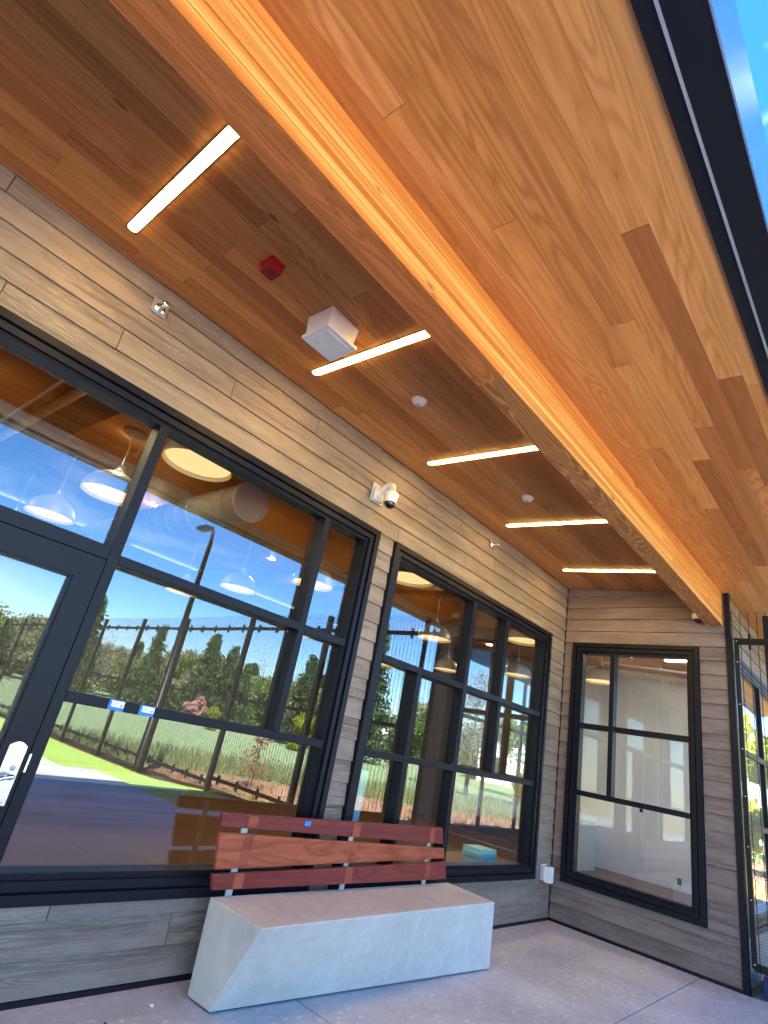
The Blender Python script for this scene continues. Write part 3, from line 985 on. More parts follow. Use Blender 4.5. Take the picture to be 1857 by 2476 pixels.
# white junction box
zt = ceil_z(-0.95)
jb = thing('junction_box', 'white plastic junction box hanging from the plank ceiling beside a light', 'box', (-5.49, -0.82, zt))
bm = bmesh.new()
x0, x1, y0, y1 = -5.622, -5.380, -0.962, -0.725
add_hexa(bm, [(x0 + .012, y0 + .012, 3.712), (x1 - .012, y0 + .012, 3.712), (x1 - .012, y1 - .012, 3.712), (x0 + .012, y1 - .012, 3.712),
              (x0, y0, ceil_z(y0) - .001), (x1, y0, ceil_z(y0) - .001), (x1, y1, ceil_z(y1) - .001), (x0, y1, ceil_z(y1) - .001)])
obj('body', bevel(bm, 0.012, 3), M_white, jb)
bm = box(x0 - .004, x1 + .016, y0 - .004, y1 + .004, 3.690, 3.7115)
lid = obj('lid', bevel(bm, 0.007, 2), M_white, jb)
bm = box(x0 + .03, x1 - .02, y0 + .03, y1 - .03, 3.6845, 3.6898)
obj('lid_panel', bevel(bm, 0.004, 2), M_white, lid)
bm = bmesh.new()
add_lathe(bm, [(0.012, -0.0010), (0.0155, -0.0010), (0.0155, 0.0), (0.012, 0.0), (0.012, -0.0010)], (-5.555, -0.79, 3.6843), 16)
obj('lock', bm, M_grey, lid)
for sx in (x0 + .014, x1 - .004):
    for sy in (y0 + .014, y1 - .014):
        bm = bmesh.new()
        add_lathe(bm, [(0.0, -0.0015), (0.005, -0.0015), (0.006, 0.0)], (sx, sy, 3.6898), 8)
        obj('screw', bm, M_grey, lid)
# round sensors
for (x, y, lab) in ((-4.576, -0.847, 'round white ceiling sensor nearer the white junction box'), (-2.841, -0.848, 'round white ceiling sensor farther along the plank ceiling')):
    z = ceil_z(y)
    t = thing('ceiling_sensor', lab, 'sensor', (x, y, z), 'round white sensors on the canopy ceiling')
    bm = bmesh.new()
    add_lathe(bm, [(0.0, -0.040), (0.028, -0.038), (0.046, -0.028), (0.057, -0.012), (0.058, 0.003)], (x, y, z), 28)
    obj('cover', bm, M_whitemetal, t, True)
    bm = bmesh.new()
    add_lathe(bm, [(0.0, -0.046), (0.011, -0.044), (0.014, -0.0385)], (x + 0.0, y - 0.0, z), 16)
    obj('eye', bm, M_grey, t, True)
# sprinkler heads through square plates
def sprinkler(x, z, s, lab):
    t = thing('sprinkler_head', lab, 'sprinkler', (x, -0.02, z), 'wall sprinkler heads')
    bm = box(x - s, x + s, -0.026, -0.0165, z - s, z + s)
    obj('plate', bevel(bm, 0.003, 1), M_bracket, t)
    bm = bmesh.new()
    add_lathe(bm, [(s * .70, 0.0), (s * .62, -0.006), (s * .30, -0.008), (s * .26, -0.03), (s * .18, -0.035), (s * .18, -0.055), (0.0, -0.056)], (x + .004, -0.026, z - .004), 22, 'Y')
    obj('escutcheon', bm, M_chrome, t, True)
    bm = bmesh.new()
    for sg in (-1, 1):
        add_tube(bm, [(x + .004 + sg * s * .2, -0.078, z - .004), (x + .004 + sg * s * .34, -0.095, z - .004), (x + .004, -0.112, z - .004)], 0.0035, 6)
    add_lathe(bm, [(0.0, -0.116), (s * .36, -0.114), (s * .38, -0.110), (0.0, -0.109)], (x + .004, 0, z - .004), 16, 'Y')
    obj('deflector', bm, M_chrome, t, True)
sprinkler(-6.268, 3.728, 0.052, 'chrome sprinkler head on a square plate above the entry door end of the wall')
sprinkler(-2.073, 3.742, 0.046, 'small bright sprinkler head on a dark plate near the inside corner')
# dome security camera on a bracket
sc_ = thing('security_camera', 'white dome camera on a swan neck bracket above the siding pier', 'camera', (-4.03, -0.02, 3.45))
obj('mount_plate', bevel(box(-4.090, -3.930, -0.030, -0.0165, 3.370, 3.545), 0.003, 1), M_grey, sc_)
bm = bmesh.new()
add_box(bm, -4.068, -3.962, -0.052, -0.031, 3.385, 3.505)
bevel(bm, 0.008, 2)
add_tube(bm, [(-4.020, -0.050, 3.445), (-4.022, -0.085, 3.470), (-4.024, -0.130, 3.500), (-4.026, -0.175, 3.512), (-4.026, -0.205, 3.495), (-4.026, -0.212, 3.455)],
         [0.044, 0.036, 0.031, 0.030, 0.032, 0.033], 16)
obj('bracket', bm, M_white, sc_, True)
bm = bmesh.new()
add_lathe(bm, [(0.0, 0.075), (0.034, 0.072), (0.052, 0.050), (0.062, 0.040), (0.066, 0.028), (0.064, 0.018), (0.060, 0.014), (0.057, -0.045), (0.050, -0.050)], (-4.026, -0.212, 3.385), 28)
obj('housing', bm, M_white, sc_, True)
bm = bmesh.new()
add_lathe(bm, [(0.049, 0.0)] + [(0.049 * math.cos(a), -0.052 * math.sin(a)) for a in [math.pi / 2 * i / 7 for i in range(1, 8)]], (-4.026, -0.212, 3.336), 24)
obj('dome', bm, M_lens, sc_, True)
# little dome camera below the far end of the beam
sc2 = thing('security_camera', 'small white dome camera tucked beneath the far end of the timber beam', 'camera', (-0.09, -1.64, 3.43))
bm = bmesh.new()
add_lathe(bm, [(0.0, 0.050), (0.060, 0.048), (0.066, 0.038), (0.062, 0.010), (0.058, -0.010), (0.048, -0.014)], (-0.095, -1.640, 3.452), 24)
obj('housing', bm, M_white, sc2, True)
bm = bmesh.new()
add_lathe(bm, [(0.046 * math.cos(a), -0.046 * math.sin(a)) for a in [math.pi / 2 * i / 7 for i in range(0, 8)]], (-0.095, -1.640, 3.440), 24)
obj('dome', bm, M_lens, sc2, True)
bm = box(-0.075, -0.018, -1.675, -1.605, 3.490, 3.535)
obj('bracket', bevel(bm, 0.006, 1), M_white, sc2)
# weatherproof outlet cover by the corner
oc = thing('outlet_cover', 'grey and white weatherproof outlet cover low on the siding by the inside corner', 'outlet', (-0.24, -0.02, 0.48))
obj('back_box', bevel(box(-0.298, -0.238, -0.050, -0.016, 0.400, 0.545), 0.005, 1), M_grey, oc)
bm = bmesh.new()
add_box(bm, -0.268, -0.160, -0.112, -0.051, 0.385, 0.540)
obj('cover', bevel(bm, 0.012, 2), M_white, oc)
bm = bmesh.new()
add_tube(bm, [(-0.300, -0.020, 0.548), (-0.300, -0.060, 0.560), (-0.270, -0.085, 0.566), (-0.225, -0.075, 0.566), (-0.215, -0.040, 0.560)], 0.006, 8)
obj('hasp', bm, M_steel, oc, True)

# ------------------------------------------------------------------ BENCH
bench = thing('bench', 'faceted pale concrete bench with a three slat red wood backrest', 'bench', (-3.55, -0.4, 0))
P = {'ftl': (-4.790, -0.665, .454), 'ftr': (-2.356, -0.632, .454), 'fbr': (-2.343, -0.633, 0.010), 'fbl': (-4.793, -0.411, 0.010),
     'btl': (-4.788, -0.164, .454), 'bbl': (-4.806, -0.207, 0.010), 'btr': (-2.302, -0.128, .454), 'bbr': (-2.31, -0.15, 0.010)}
bm = bmesh.new()
nu, nv = 16, 6
G = {}
for i in range(nu + 1):
    for j in range(nv + 1):
        u, v = i / nu, j / nv
        q = [(1 - u) * (1 - v) * P['fbl'][k] + u * (1 - v) * P['fbr'][k] + (1 - u) * v * P['ftl'][k] + u * v * P['ftr'][k] for k in range(3)]
        G[i, j] = bm.verts.new(q)
for i in range(nu):
    for j in range(nv):
        bm.faces.new((G[i, j], G[i + 1, j], G[i + 1, j + 1], G[i, j + 1]))
B_ = {k: bm.verts.new(P[k]) for k in ('btl', 'bbl', 'btr', 'bbr')}
bm.faces.new([G[i, nv] for i in range(nu + 1)] + [B_['btr'], B_['btl']])
bm.faces.new([G[0, j] for j in range(nv + 1)] + [B_['btl'], B_['bbl']])
bm.faces.new([G[nu, j] for j in range(nv, -1, -1)] + [B_['bbr'], B_['btr']])
bm.faces.new([B_['bbl'], B_['btl'], B_['btr'], B_['bbr']])
bm.faces.new([G[i, 0] for i in range(nu, -1, -1)] + [B_['bbl'], B_['bbr']])
bmesh.ops.recalc_face_normals(bm, faces=bm.faces)
block = obj('concrete_seat', bm, M_bench, bench)
mod = block.modifiers.new('edge', 'BEVEL')
mod.width = 0.006; mod.segments = 2; mod.limit_method = 'ANGLE'; mod.angle_limit = math.radians(32)
bm = bmesh.new()
cxm = -3.56
for k_ in ('fbl', 'fbr', 'bbr', 'bbl'):
    pass
f_ = [(-4.74, -0.40), (-2.38, -0.60), (-2.35, -0.18), (-4.75, -0.23)]
lo = [bm.verts.new((a, b, 0.0005)) for a, b in f_]
hi = [bm.verts.new((a, b, 0.012)) for a, b in f_]
bm.faces.new(lo[::-1]); bm.faces.new(hi)
for i in range(4):
    bm.faces.new((lo[i], lo[(i + 1) % 4], hi[(i + 1) % 4], hi[i]))
obj('foot', bm, M_core, bench)
YS = -0.200
def slat(pts, tone, th=0.030):
    bm = bmesh.new()
    lean = 0.0
    a = [bm.verts.new((x, YS, z)) for x, z in pts]
    b = [bm.verts.new((x, YS + th, z)) for x, z in pts]
    bm.faces.new(a); bm.faces.new(b[::-1])
    for i in range(4):
        bm.faces.new((a[(i + 1) % 4], a[i], b[i], b[(i + 1) % 4]))
    bmesh.ops.recalc_face_normals(bm, faces=bm.faces)
    bevel(bm, 0.003, 1)
    return obj('slat', bm, M_slat, bench, tone=tone)
s1 = slat([(-4.868, 0.822), (-2.548, 0.762), (-2.585, 0.885), (-4.882, 0.894)], 0.05)
s2 = slat([(-4.828, 0.600), (-2.500, 0.655), (-2.530, 0.730), (-4.863, 0.790)], 0.95)
s3 = slat([(-4.812, 0.496), (-2.437, 0.500), (-2.478, 0.628), (-4.835, 0.574)], 0.20)
# lighter end grain patches where the uprights are plugged behind
def slat_plug(x, dx, zb0, zt0, s):
    obj('plug', box(x, x + dx, YS - 0.0012, YS + 0.004, zb0, zt0), M_slat, s, tone=0.78)
for s, zs in ((s1, [(0.822, 0.888), (0.792, 0.884), (0.768, 0.880)]), (s2, [(0.608, 0.783), (0.629, 0.757), (0.652, 0.736)]), (s3, [(0.500, 0.578), (0.502, 0.600), (0.504, 0.622)])):
    for (x, dx), (za, zb2) in zip(((-4.675, 0.07), (-3.715, 0.075), (-2.755, 0.06)), zs):
        slat_plug(x, dx, za, zb2, s)
for x in (-4.665, -3.690, -2.715):
    bm = box(x - 0.023, x + 0.023, YS + 0.0305, YS + 0.0405, 0.452, 0.880)
    obj('upright', bevel(bm, 0.002, 1), M_bracket, bench)
bm = box(-4.205, -4.150, YS - 0.002, YS - 0.0005, 0.848, 0.876)
st = obj('sticker', bm, M_blue, None, origin=(-4.178, YS, 0.862))
tag(st, 'tiny blue sticker on the top slat of the bench', 'sticker')

for (x, y, r, lab, m_) in ((-5.02, -0.225, 0.010, 'tiny white speck of grit on the paving left of the bench', M_paper),
                            (-2.02, -0.60, 0.008, 'tiny white speck of grit on the paving right of the bench', M_paper),
                            (-5.30, -0.30, 0.007, 'tiny dark speck of grit on the paving left of the bench', M_core)):
    bm = bmesh.new()
    add_lathe(bm, [(0.0, 0.0), (r, 0.001), (r * .8, r * .7), (0.0, r)], (x, y, 0.0003), 7)
    tag(obj('grit', bm, m_, None, origin=(x, y, 0.0)), lab, 'pebble')

# ------------------------------------------------------------------ MESH FENCE
fence = thing('mesh_fence', 'tall black steel mesh fence with posts and rails, running out from the end wall', 'fence', (0.1, -8, 0))
FP = [(0.06, -1.985, 3.27, 0.022), (0.06, -2.275, 3.52, 0.028), (0.0, -4.55, 3.50, 0.045), (0.02, -7.1, 3.50, 0.045), (0.22, -10.25, 3.50, 0.048),
      (0.26, -12.8, 3.50, 0.045), (0.28, -15.5, 3.50, 0.045), (0.30, -18.2, 3.50, 0.045), (0.3, -20.9, 3.5, 0.045), (0.3, -23.6, 3.5, 0.045), (0.3, -26.3, 3.5, 0.045)]
for i, (x, y, zt, r) in enumerate(FP):
    zb0 = 0.21 if i == 0 else float(ground_z(x, y)) - 0.05
    bm = box(x - r, x + r, y - r, y + r, zb0, zt)
    obj('post', bevel(bm, 0.004, 1), M_fence, fence)
def bay(p, q, rails=(0.24, 1.75, 3.23), top=3.52, inset=0.0):
    (x0, y0), (x1, y1) = p, q
    d = Vector((x1 - x0, y1 - y0, 0))
    L = d.length
    d.normalize()
    n = Vector((d.y, -d.x, 0))
    gz = min(float(ground_z(x0, y0)), float(ground_z(x1, y1)))
    o = Vector((x0, y0, 0))
    def bar(s0, s1, z0, z1, w, off, bm):
        P0 = o + d * s0 + n * off; P1 = o + d * s1 + n * off
        a = n * w
        add_hexa(bm, [tuple(P0 - a + Vector((0, 0, z0))), tuple(P1 - a + Vector((0, 0, z0))), tuple(P1 + a + Vector((0, 0, z0))), tuple(P0 + a + Vector((0, 0, z0))),
                      tuple(P0 - a + Vector((0, 0, z1))), tuple(P1 - a + Vector((0, 0, z1))), tuple(P1 + a + Vector((0, 0, z1))), tuple(P0 + a + Vector((0, 0, z1)))])
    for z in rails:
        bm = bmesh.new()
        zz = z + (gz if z < 1 else 0) * 0.5
        bar(0.03, L - 0.03, zz - 0.032, zz + 0.032, 0.02, 0.0, bm)
        k = max(1, int(L / 0.55))
        for i in range(k):
            s = (i + 0.5) * L / k
            bar(s - 0.012, s + 0.012, zz - 0.085, zz + 0.085, 0.026, 0.0, bm)
        bmesh.ops.recalc_face_normals(bm, faces=bm.faces)
        obj('rail', bm, M_fence, fence)
    # welded wire mesh: one joined part
    V, F = [], []
    def wire(P0, P1, r):
        ax = (P1 - P0).normalized()
        u = n
        w = ax.cross(u)
        b0 = len(V)
        for Pq in (P0, P1):
            for th in (0.0, 2.094, 4.189):
                V.append(tuple(Pq + r * (math.cos(th) * u + math.sin(th) * w)))
        for q in range(3):
            F.append((b0 + q, b0 + (q + 1) % 3, b0 + 3 + (q + 1) % 3, b0 + 3 + q))
    k = int(L / 0.0762)
    off = n * 0.030
    for i in range(k + 1):
        s = i * L / max(k, 1)
        P0 = o + d * s + off
        wire(P0 + Vector((0, 0, gz + 0.03)), P0 + Vector((0, 0, top)), 0.0044)
    k = int((top - gz) / 0.0254)
    for i in range(k):
        z = gz + 0.04 + i * 0.0254
        wire(o + off + Vector((0, 0, z)), o + d * L + off + Vector((0, 0, z)), 0.0011)
    me = np_mesh('mesh_panel', V, F, M_fence)
    m = bpy.data.objects.new('mesh_panel', me)
    COL.objects.link(m)
    m.parent = fence
    m.location = -fence.location
    m['kind'] = 'stuff'
bay((0.06, -1.950), (0.06, -2.275), rails=(0.24, 3.23), top=3.56)
for i in range(1, len(FP) - 1):
    bay(FP[i][:2], FP[i + 1][:2])
for z in (0.245, 0.75, 1.2, 1.65, 2.1, 2.55, 3.0, 3.235):
    bm = bmesh.new()
    add_lathe(bm, [(0.0, -0.006), (0.006, -0.005), (0.009, 0.0)], (0.0375, -1.985, z), 10, 'X')
    obj('bolt', bm, M_chrome, fence, True)

# dark blue wrapped bale beyond the fence
bm = box(0.16, 0.62, -2.42, -2.03, -0.02, 0.16)
bevel(bm, 0.03, 2)
t_ = obj('tarp_bundle', bm, M_bluetarp, None, origin=(0.39, -2.22, 0.0))
tag(t_, 'dark blue vinyl bundle lying on the ground just beyond the mesh fence', 'bundle')

# light pole
lp = thing('street_light', 'slim dark light pole with a curved arm and flat head by the fence', 'street light', (0.22, -10.42, -0.3))
bm = bmesh.new()
add_tube(bm, [(0.22, -10.42, -0.3), (0.22, -10.42, 3.0), (0.22, -10.42, 5.7)], [0.095, 0.08, 0.06], 14)
obj('pole', bm, M_fence, lp, True)
bm = bmesh.new()
add_tube(bm, [(0.22, -10.42, 5.7), (0.21, -10.45, 5.98), (0.20, -10.56, 6.14), (0.19, -10.72, 6.17)], [0.05, 0.045, 0.04, 0.04], 10)
obj('arm', bm, M_fence, lp, True)
bm = box(0.06, 0.32, -11.20, -10.70, 6.11, 6.20)
obj('lamp_head', bevel(bm, 0.03, 2), M_fence, lp)

# ------------------------------------------------------------------ INTERIOR
ifl = obj('interior_floor', box(-13.4, 6.2, 0.2, 9.6, -0.05, 0.0), M_floor)
ifl['kind'] = 'structure'
ifl2 = obj('interior_floor', box(0.2, 6.2, -1.72, 0.2, -0.05, -0.0005), M_floor)
ifl2['kind'] = 'structure'
def strct(name, bm, mat):
    o = obj(name, bm, mat)
    o['kind'] = 'structure'
    return o
bm = bmesh.new()
add_hexa(bm, [(6.0, -1.72, 0), (6.2, -1.72, 0), (6.2, 3.2, 0), (6.0, 3.2, 0),
              (6.0, -1.72, ceil_z(-1.72) + .015), (6.2, -1.72, ceil_z(-1.72) + .015), (6.2, 3.2, ceil_z(3.2) + .015), (6.0, 3.2, ceil_z(3.2) + .015)])
strct('interior_wall', bm, M_drywall)
strct('interior_wall', box(-13.4, 6.2, 9.6, 9.8, 0.0, 4.55), M_backwall)
strct('interior_wall', box(-13.6, -13.4, 0.2, 9.6, 0.0, 4.5), M_backwall)
strct('interior_wall', box(6.0, 6.2, 3.2, 9.6, 0.0, 4.5), M_backwall)
bm = bmesh.new()
y = 0.21
while y < 9.4:
    x = -13.4 + random.uniform(0, 2)
    xs = [-13.4]
    while x < 6:
        xs.append(x); x += random.uniform(2, 4.5)
    xs.append(6.0)
    for a, b in zip(xs, xs[1:]):
        ya, yb = y + .0015, y + 0.12
        add_hexa(bm, [(a + .001, ya, ceil_z(ya)), (b - .001, ya, ceil_z(ya)), (b - .001, yb, ceil_z(yb)), (a + .001, yb, ceil_z(yb)),
                      (a + .001, ya, ceil_z(ya) + .018), (b - .001, ya, ceil_z(ya) + .018), (b - .001, yb, ceil_z(yb) + .018), (a + .001, yb, ceil_z(yb) + .018)])
    y += 0.1226
o = strct('interior_ceiling', bm, M_intwood)
bm = bmesh.new()
y = -1.70
while y < 0.2:
    ya, yb = y + .0015, min(y + 0.12, 0.2)
    a, b = 0.205, 5.99
    add_hexa(bm, [(a, ya, ceil_z(ya)-.02), (b, ya, ceil_z(ya)-.02), (b, yb, ceil_z(yb)-.02), (a, yb, ceil_z(yb)-.02),
                  (a, ya, ceil_z(ya) -.003), (b, ya, ceil_z(ya) -.003), (b, yb, ceil_z(yb) -.003), (a, yb, ceil_z(yb)-.003)])
    y += 0.1226
strct('interior_ceiling', bm, M_intwood)
# interior cross beams and track
for xb_ in (-11.2, -5.88, -0.3, 3.1):
    bm = bmesh.new()
    a, b = xb_ - 0.16, xb_ + 0.16
    add_hexa(bm, [(a, 0.21, ceil_z(.21) - .26), (b, 0.21, ceil_z(.21) - .26), (b, 9.5, ceil_z(9.5) - .26), (a, 9.5, ceil_z(9.5) - .26),
                  (a, 0.21, ceil_z(.21) - .002), (b, 0.21, ceil_z(.21) - .002), (b, 9.5, ceil_z(9.5) - .002), (a, 9.5, ceil_z(9.5) - .002)])
    ob = obj('ceiling_beam', bm, M_desk, None, origin=(xb_, 4.8, 4.0), tone=0.3)
    lab = {-5.88: 'dark timber beam across the interior ceiling, above the door side windows', -11.2: 'dark timber beam across the interior ceiling, far left beyond the door',
           -0.3: 'dark timber beam across the interior ceiling, beside the inside corner', 3.1: 'dark timber beam across the interior ceiling, over the far wing side'}[xb_]
    tag(ob, lab, 'beam', 'timber beams under the interior ceiling')
bm = bmesh.new()
add_tube(bm, [(-6.14, 0.4, ceil_z(.4) - .03), (-6.14, 9.2, ceil_z(9.2) - .03)], 0.022, 10)
o = obj('conduit', bm, M_white, None, origin=(-6.14, 4.8, 4.2))
tag(o, 'white conduit running along the dark beam on the interior ceiling', 'pipe')
bm = bmesh.new()
add_tube(bm, [(4.86, 1.4, ceil_z(1.4) - .10), (4.86, -1.6, ceil_z(-1.6) - .10)], 0.020, 10)
for yy in (1.0, 0.2, -0.55, -1.2):
    add_tube(bm, [(4.86, yy, ceil_z(yy) - .10), (4.86, yy, ceil_z(yy) - .015)], 0.008, 6)
o = obj('track_rail', bm, M_white, None, origin=(4.86, 0, 3.8))
tag(o, 'white track rail below the ceiling behind the tall end wall window', 'track light')
for (x, y, lab) in ((3.98, -0.42, 'lit linear light on the ceiling behind the tall end wall window'), (2.2, -0.42, 'lit linear light on the wing ceiling just past the end wall')):
    t = thing('linear_light', lab, 'ceiling light', (x, y, ceil_z(y)))
    obj('lens', box(x - .03, x + .03, y - .55, y + .30, 3.815, 3.835), M_linear2, t)
for i, (x, y) in enumerate(((-6.9, 1.6), (-6.9, 5.4), (-3.7, 5.4), (-1.2, 1.8), (-1.2, 5.4), (1.9, 1.8), (1.9, 5.4), (4.9, 4.2), (-5.2, 2.9), (-7.2, 2.9), (-0.8, 0.62))):  # more than the few real downlights: added as fill; last three light counter, seat
    t = thing('downlight', 'small round lit downlight inside, in the wood ceiling ' + ['left of the door, near the glass', 'left of the door, deep inside', 'beyond the round duct', 'near the glass behind the corner panes', 'deep inside behind the corner panes', 'near the glass past the end wall', 'deep inside past the end wall', 'at the far wing end', 'before the counter, corner side, added to light it', 'before the counter, door side, added to light it', 'over the window seat, added to light the books'][i], 'downlight', (x, y, ceil_z(y)), 'recessed downlights inside the building')
    bm = bmesh.new()
    add_lathe(bm, [(0.0, -0.004), (0.062, -0.004), (0.062, -0.001)], (x, y, ceil_z(y)), 20)
    obj('lens', bm, M_down, t)
    bm = bmesh.new()
    add_lathe(bm, [(0.063, -0.006), (0.085, -0.006), (0.087, -0.001)], (x, y, ceil_z(y)), 20)
    obj('trim_ring', bm, M_whitemetal, t)
tag(obj('wall_outlet', box(5.990, 5.9995, 0.20, 0.27, 0.10, 0.21), M_core, None, origin=(5.995, 0.235, 0.10)), 'small dark outlet low on the pale wall behind the tall end window', 'outlet')
# pendants
def make_pendant(x, y, lab):
    zr, R_ = 3.30, 0.300
    t = thing('pendant_lamp', lab, 'pendant lamp', (x, y, zr), 'dome pendant lamps inside the building')
    bm = bmesh.new()
    prof = [(R_ * math.cos(a), 0.27 * math.sin(a)) for a in [math.pi / 2 * i / 9 for i in range(0, 9)]] + [(0.045, 0.270), (0.045, 0.300), (0.0, 0.300)]
    add_lathe(bm, prof, (x, y, zr), 32)
    obj('shade', bm, M_pend_out, t, True)
    bm = bmesh.new()
    add_lathe(bm, [((R_ - .006) * math.cos(a), 0.262 * math.sin(a)) for a in [math.pi / 2 * i / 8 for i in range(0, 9)]], (x, y, zr), 32)
    obj('lining', bm, M_pend_in, t, True)
    bm = bmesh.new()
    add_lathe(bm, [(0.0, 0.035), (R_ * .93, 0.035), (R_ * .93, 0.040), (0.0, 0.041)], (x, y, zr), 32)
    obj('lens', bm, M_pend_lens, t)
    zt_ = ceil_z(y)
    bm = bmesh.new()
    add_tube(bm, [(x, y, zr + .30), (x, y, zr + .36)], [0.03, 0.012], 10)
    add_tube(bm, [(x, y, zr + .36), (x, y, zt_ - .03)], 0.0065, 8)
    for a in (0, 2.1, 4.2):
        add_tube(bm, [(x + .085 * math.cos(a), y + .085 * math.sin(a), zr + .262), (x + .03 * math.cos(a), y + .03 * math.sin(a), zr + .37)], 0.003, 5)
    obj('stem', bm, M_whitemetal, t, True)
    bm = bmesh.new()
    add_lathe(bm, [(0.0, -0.045), (0.125, -0.045), (0.13, -0.04), (0.13, 0.0)], (x, y, zt_ - .002), 24)
    obj('ceiling_rose', bm, M_pend_out, t)
    return t
PX = [-8.20, -5.235, -2.258, 0.70, 3.73]
PY = [0.95, 2.72, 4.55, 6.36]
colw = {-8.20: 'left of the entry door', -5.235: 'beside the door', -2.258: 'behind the siding pier', 0.70: 'behind the corner side panes', 3.73: 'beyond the end wall'}
roww = {0.95: 'nearest the glass', 2.72: 'second row from the glass', 4.55: 'third row from the glass', 6.36: 'farthest from the glass'}
for x in PX:
    for y in PY:
        make_pendant(x, y, 'lit dome pendant %s, %s' % (colw[x], roww[y]))
# round duct
bm = bmesh.new()
add_lathe(bm, [(0.0, 0.0), (0.235, 0.0), (0.25, 0.012), (0.25, 0.04)], (-3.85, 2.25, 3.80), 32, 'Y')
dq = thing('round_duct', 'round painted air duct with a capped end below the interior ceiling', 'duct', (-3.85, 2.25, 3.80))
obj('end_cap', bm, M_drywall, dq)  # paler than the body: window light on the cap put into its colour
bm = bmesh.new()
prof = []
yy = 0.04
while yy < 7:
    prof += [(0.235, yy), (0.235, yy + .24), (0.247, yy + .25), (0.247, yy + .27), (0.235, yy + .28)]
    yy += 0.28
add_lathe(bm, prof, (-3.85, 2.25, 3.80), 32, 'Y')
obj('duct_body', bm, M_duct, dq)  # body colour lowered for the weaker light along its sides
# low counter
ct = thing('counter', 'long low walnut counter with a grey top seen through the window beside the door', 'counter', (-6, 3.9, 0))
obj('front', box(-9.4, -2.72, 3.72, 4.45, 0.002, 0.435), M_desk, ct, tone=0.5)
obj('top', bevel(box(-9.4, -2.66, 3.68, 4.5, 0.437, 0.475), 0.004, 1), M_counter, ct)
cb = thing('cabinet', 'pale cream cabinet standing just inside the tall end wall window', 'cabinet', (4.8, 1.75, 0))
obj('body', box(4.60, 5.3, 1.56, 2.2, 0.002, 1.05), M_cab, cb)
obj('door', box(4.585, 4.5985, 1.60, 2.16, 0.06, 0.60), M_cab, cb)
obj('notice', box(4.588, 4.5985, 1.60, 1.66, 0.78, 0.99), M_paper, cb)
# window seat with cyan books, leaning board
ws = thing('window_seat', 'low timber window seat inside the window beside the inside corner', 'bench', (-1.2, 0.7, 0))
obj('seat', bevel(box(-2.1, 0.05, 0.30, 0.95, 0.40, 0.44), 0.004, 1), M_desk, ws, tone=0.8)
obj('front', box(-2.08, 0.04, 0.34, 0.93, 0.002, 0.3985), M_desk, ws, tone=0.6)
z = 0.4405
for i, (a, b, dx) in enumerate(((-0.97, -0.61, 0), (-0.92, -0.57, 0.025), (-0.965, -0.63, 0.0), (-0.93, -0.60, 0.02))):
    bm = box(a, b, 0.36 + dx, 0.60 + dx, z, z + 0.036)
    o = obj('book', bevel(bm, 0.004, 1), M_cyan, None, origin=((a + b) / 2, 0.48, z))
    tag(o, ['pale cyan book at the bottom of the stack behind the corner window', 'pale cyan book second from the bottom of the stack behind the corner window',
            'pale cyan book second from the top of the stack behind the corner window', 'pale cyan book on top of the stack behind the corner window'][i], 'book', 'pale cyan books stacked on the window seat')
    z += 0.0375
bm = bmesh.new()
add_hexa(bm, [(-3.40, 0.225, 0.002), (-3.25, 0.225, 0.002), (-3.25, 0.240, 0.002), (-3.40, 0.240, 0.002),
              (-3.355, 0.205, 1.21), (-3.205, 0.205, 1.21), (-3.205, 0.220, 1.21), (-3.355, 0.220, 1.21)])
o = obj('board_offcut', bm, M_board, None, origin=(-3.3, 0.22, 0.0))
tag(o, 'tall narrow pale blue board leaning inside the window behind the bench', 'board')

# ------------------------------------------------------------------ LANDSCAPE
def leaf_cloud(pts, size, rs, aspect=1.0, droop=0.0):
    """Quads at pts with random directions. Returns verts, faces."""
    n = len(pts)
    a = rs.normal(size=(n, 3)); a /= np.linalg.norm(a, axis=1)[:, None]
    b = rs.normal(size=(n, 3))
    b -= (a * b).sum(1)[:, None] * a
    b /= np.linalg.norm(b, axis=1)[:, None]
    s = size * rs.uniform(0.6, 1.4, n)[:, None]
    a, b = a * s, b * s * aspect
    V = np.stack([pts - a - b, pts + a - b * .6, pts + a * 1.2 + b, pts - a * .7 + b], 1).reshape(-1, 3)
    F = np.arange(4 * n).reshape(n, 4)
    return V, F

def conifer_mesh(name, seed, h, r, n, ragged=0.25, mat=M_conifer):
    rs = np.random.default_rng(seed)
    P_ = []
    nb = int(h * 7)
    for i in range(nb):
        t = (i + rs.uniform(0, 1)) / nb
        zc_ = h * (0.08 + 0.92 * t)
        rad = r * (1 - t) ** 0.85 * rs.uniform(1 - ragged, 1 + ragged) + 0.05 * r
        for q in range(6):
            if rs.random() < 0.22: continue
            th = rs.uniform(0, 2 * np.pi)
            m = max(3, int(n / (nb * 5)))
            u = rs.uniform(0.12, 1, m) ** 0.7
            P_.append(np.stack([np.cos(th) * rad * u, np.sin(th) * rad * u, zc_ - 0.28 * rad * u + 0.1 * rad * rs.normal(size=m) * .5], 1)
                      + rs.normal(size=(m, 3)) * 0.07 * r)
    P_ = np.concatenate(P_)
    V, F = leaf_cloud(P_, 0.05 * r + 0.035, rs, 0.45)
    return np_mesh(name, V, F, mat)

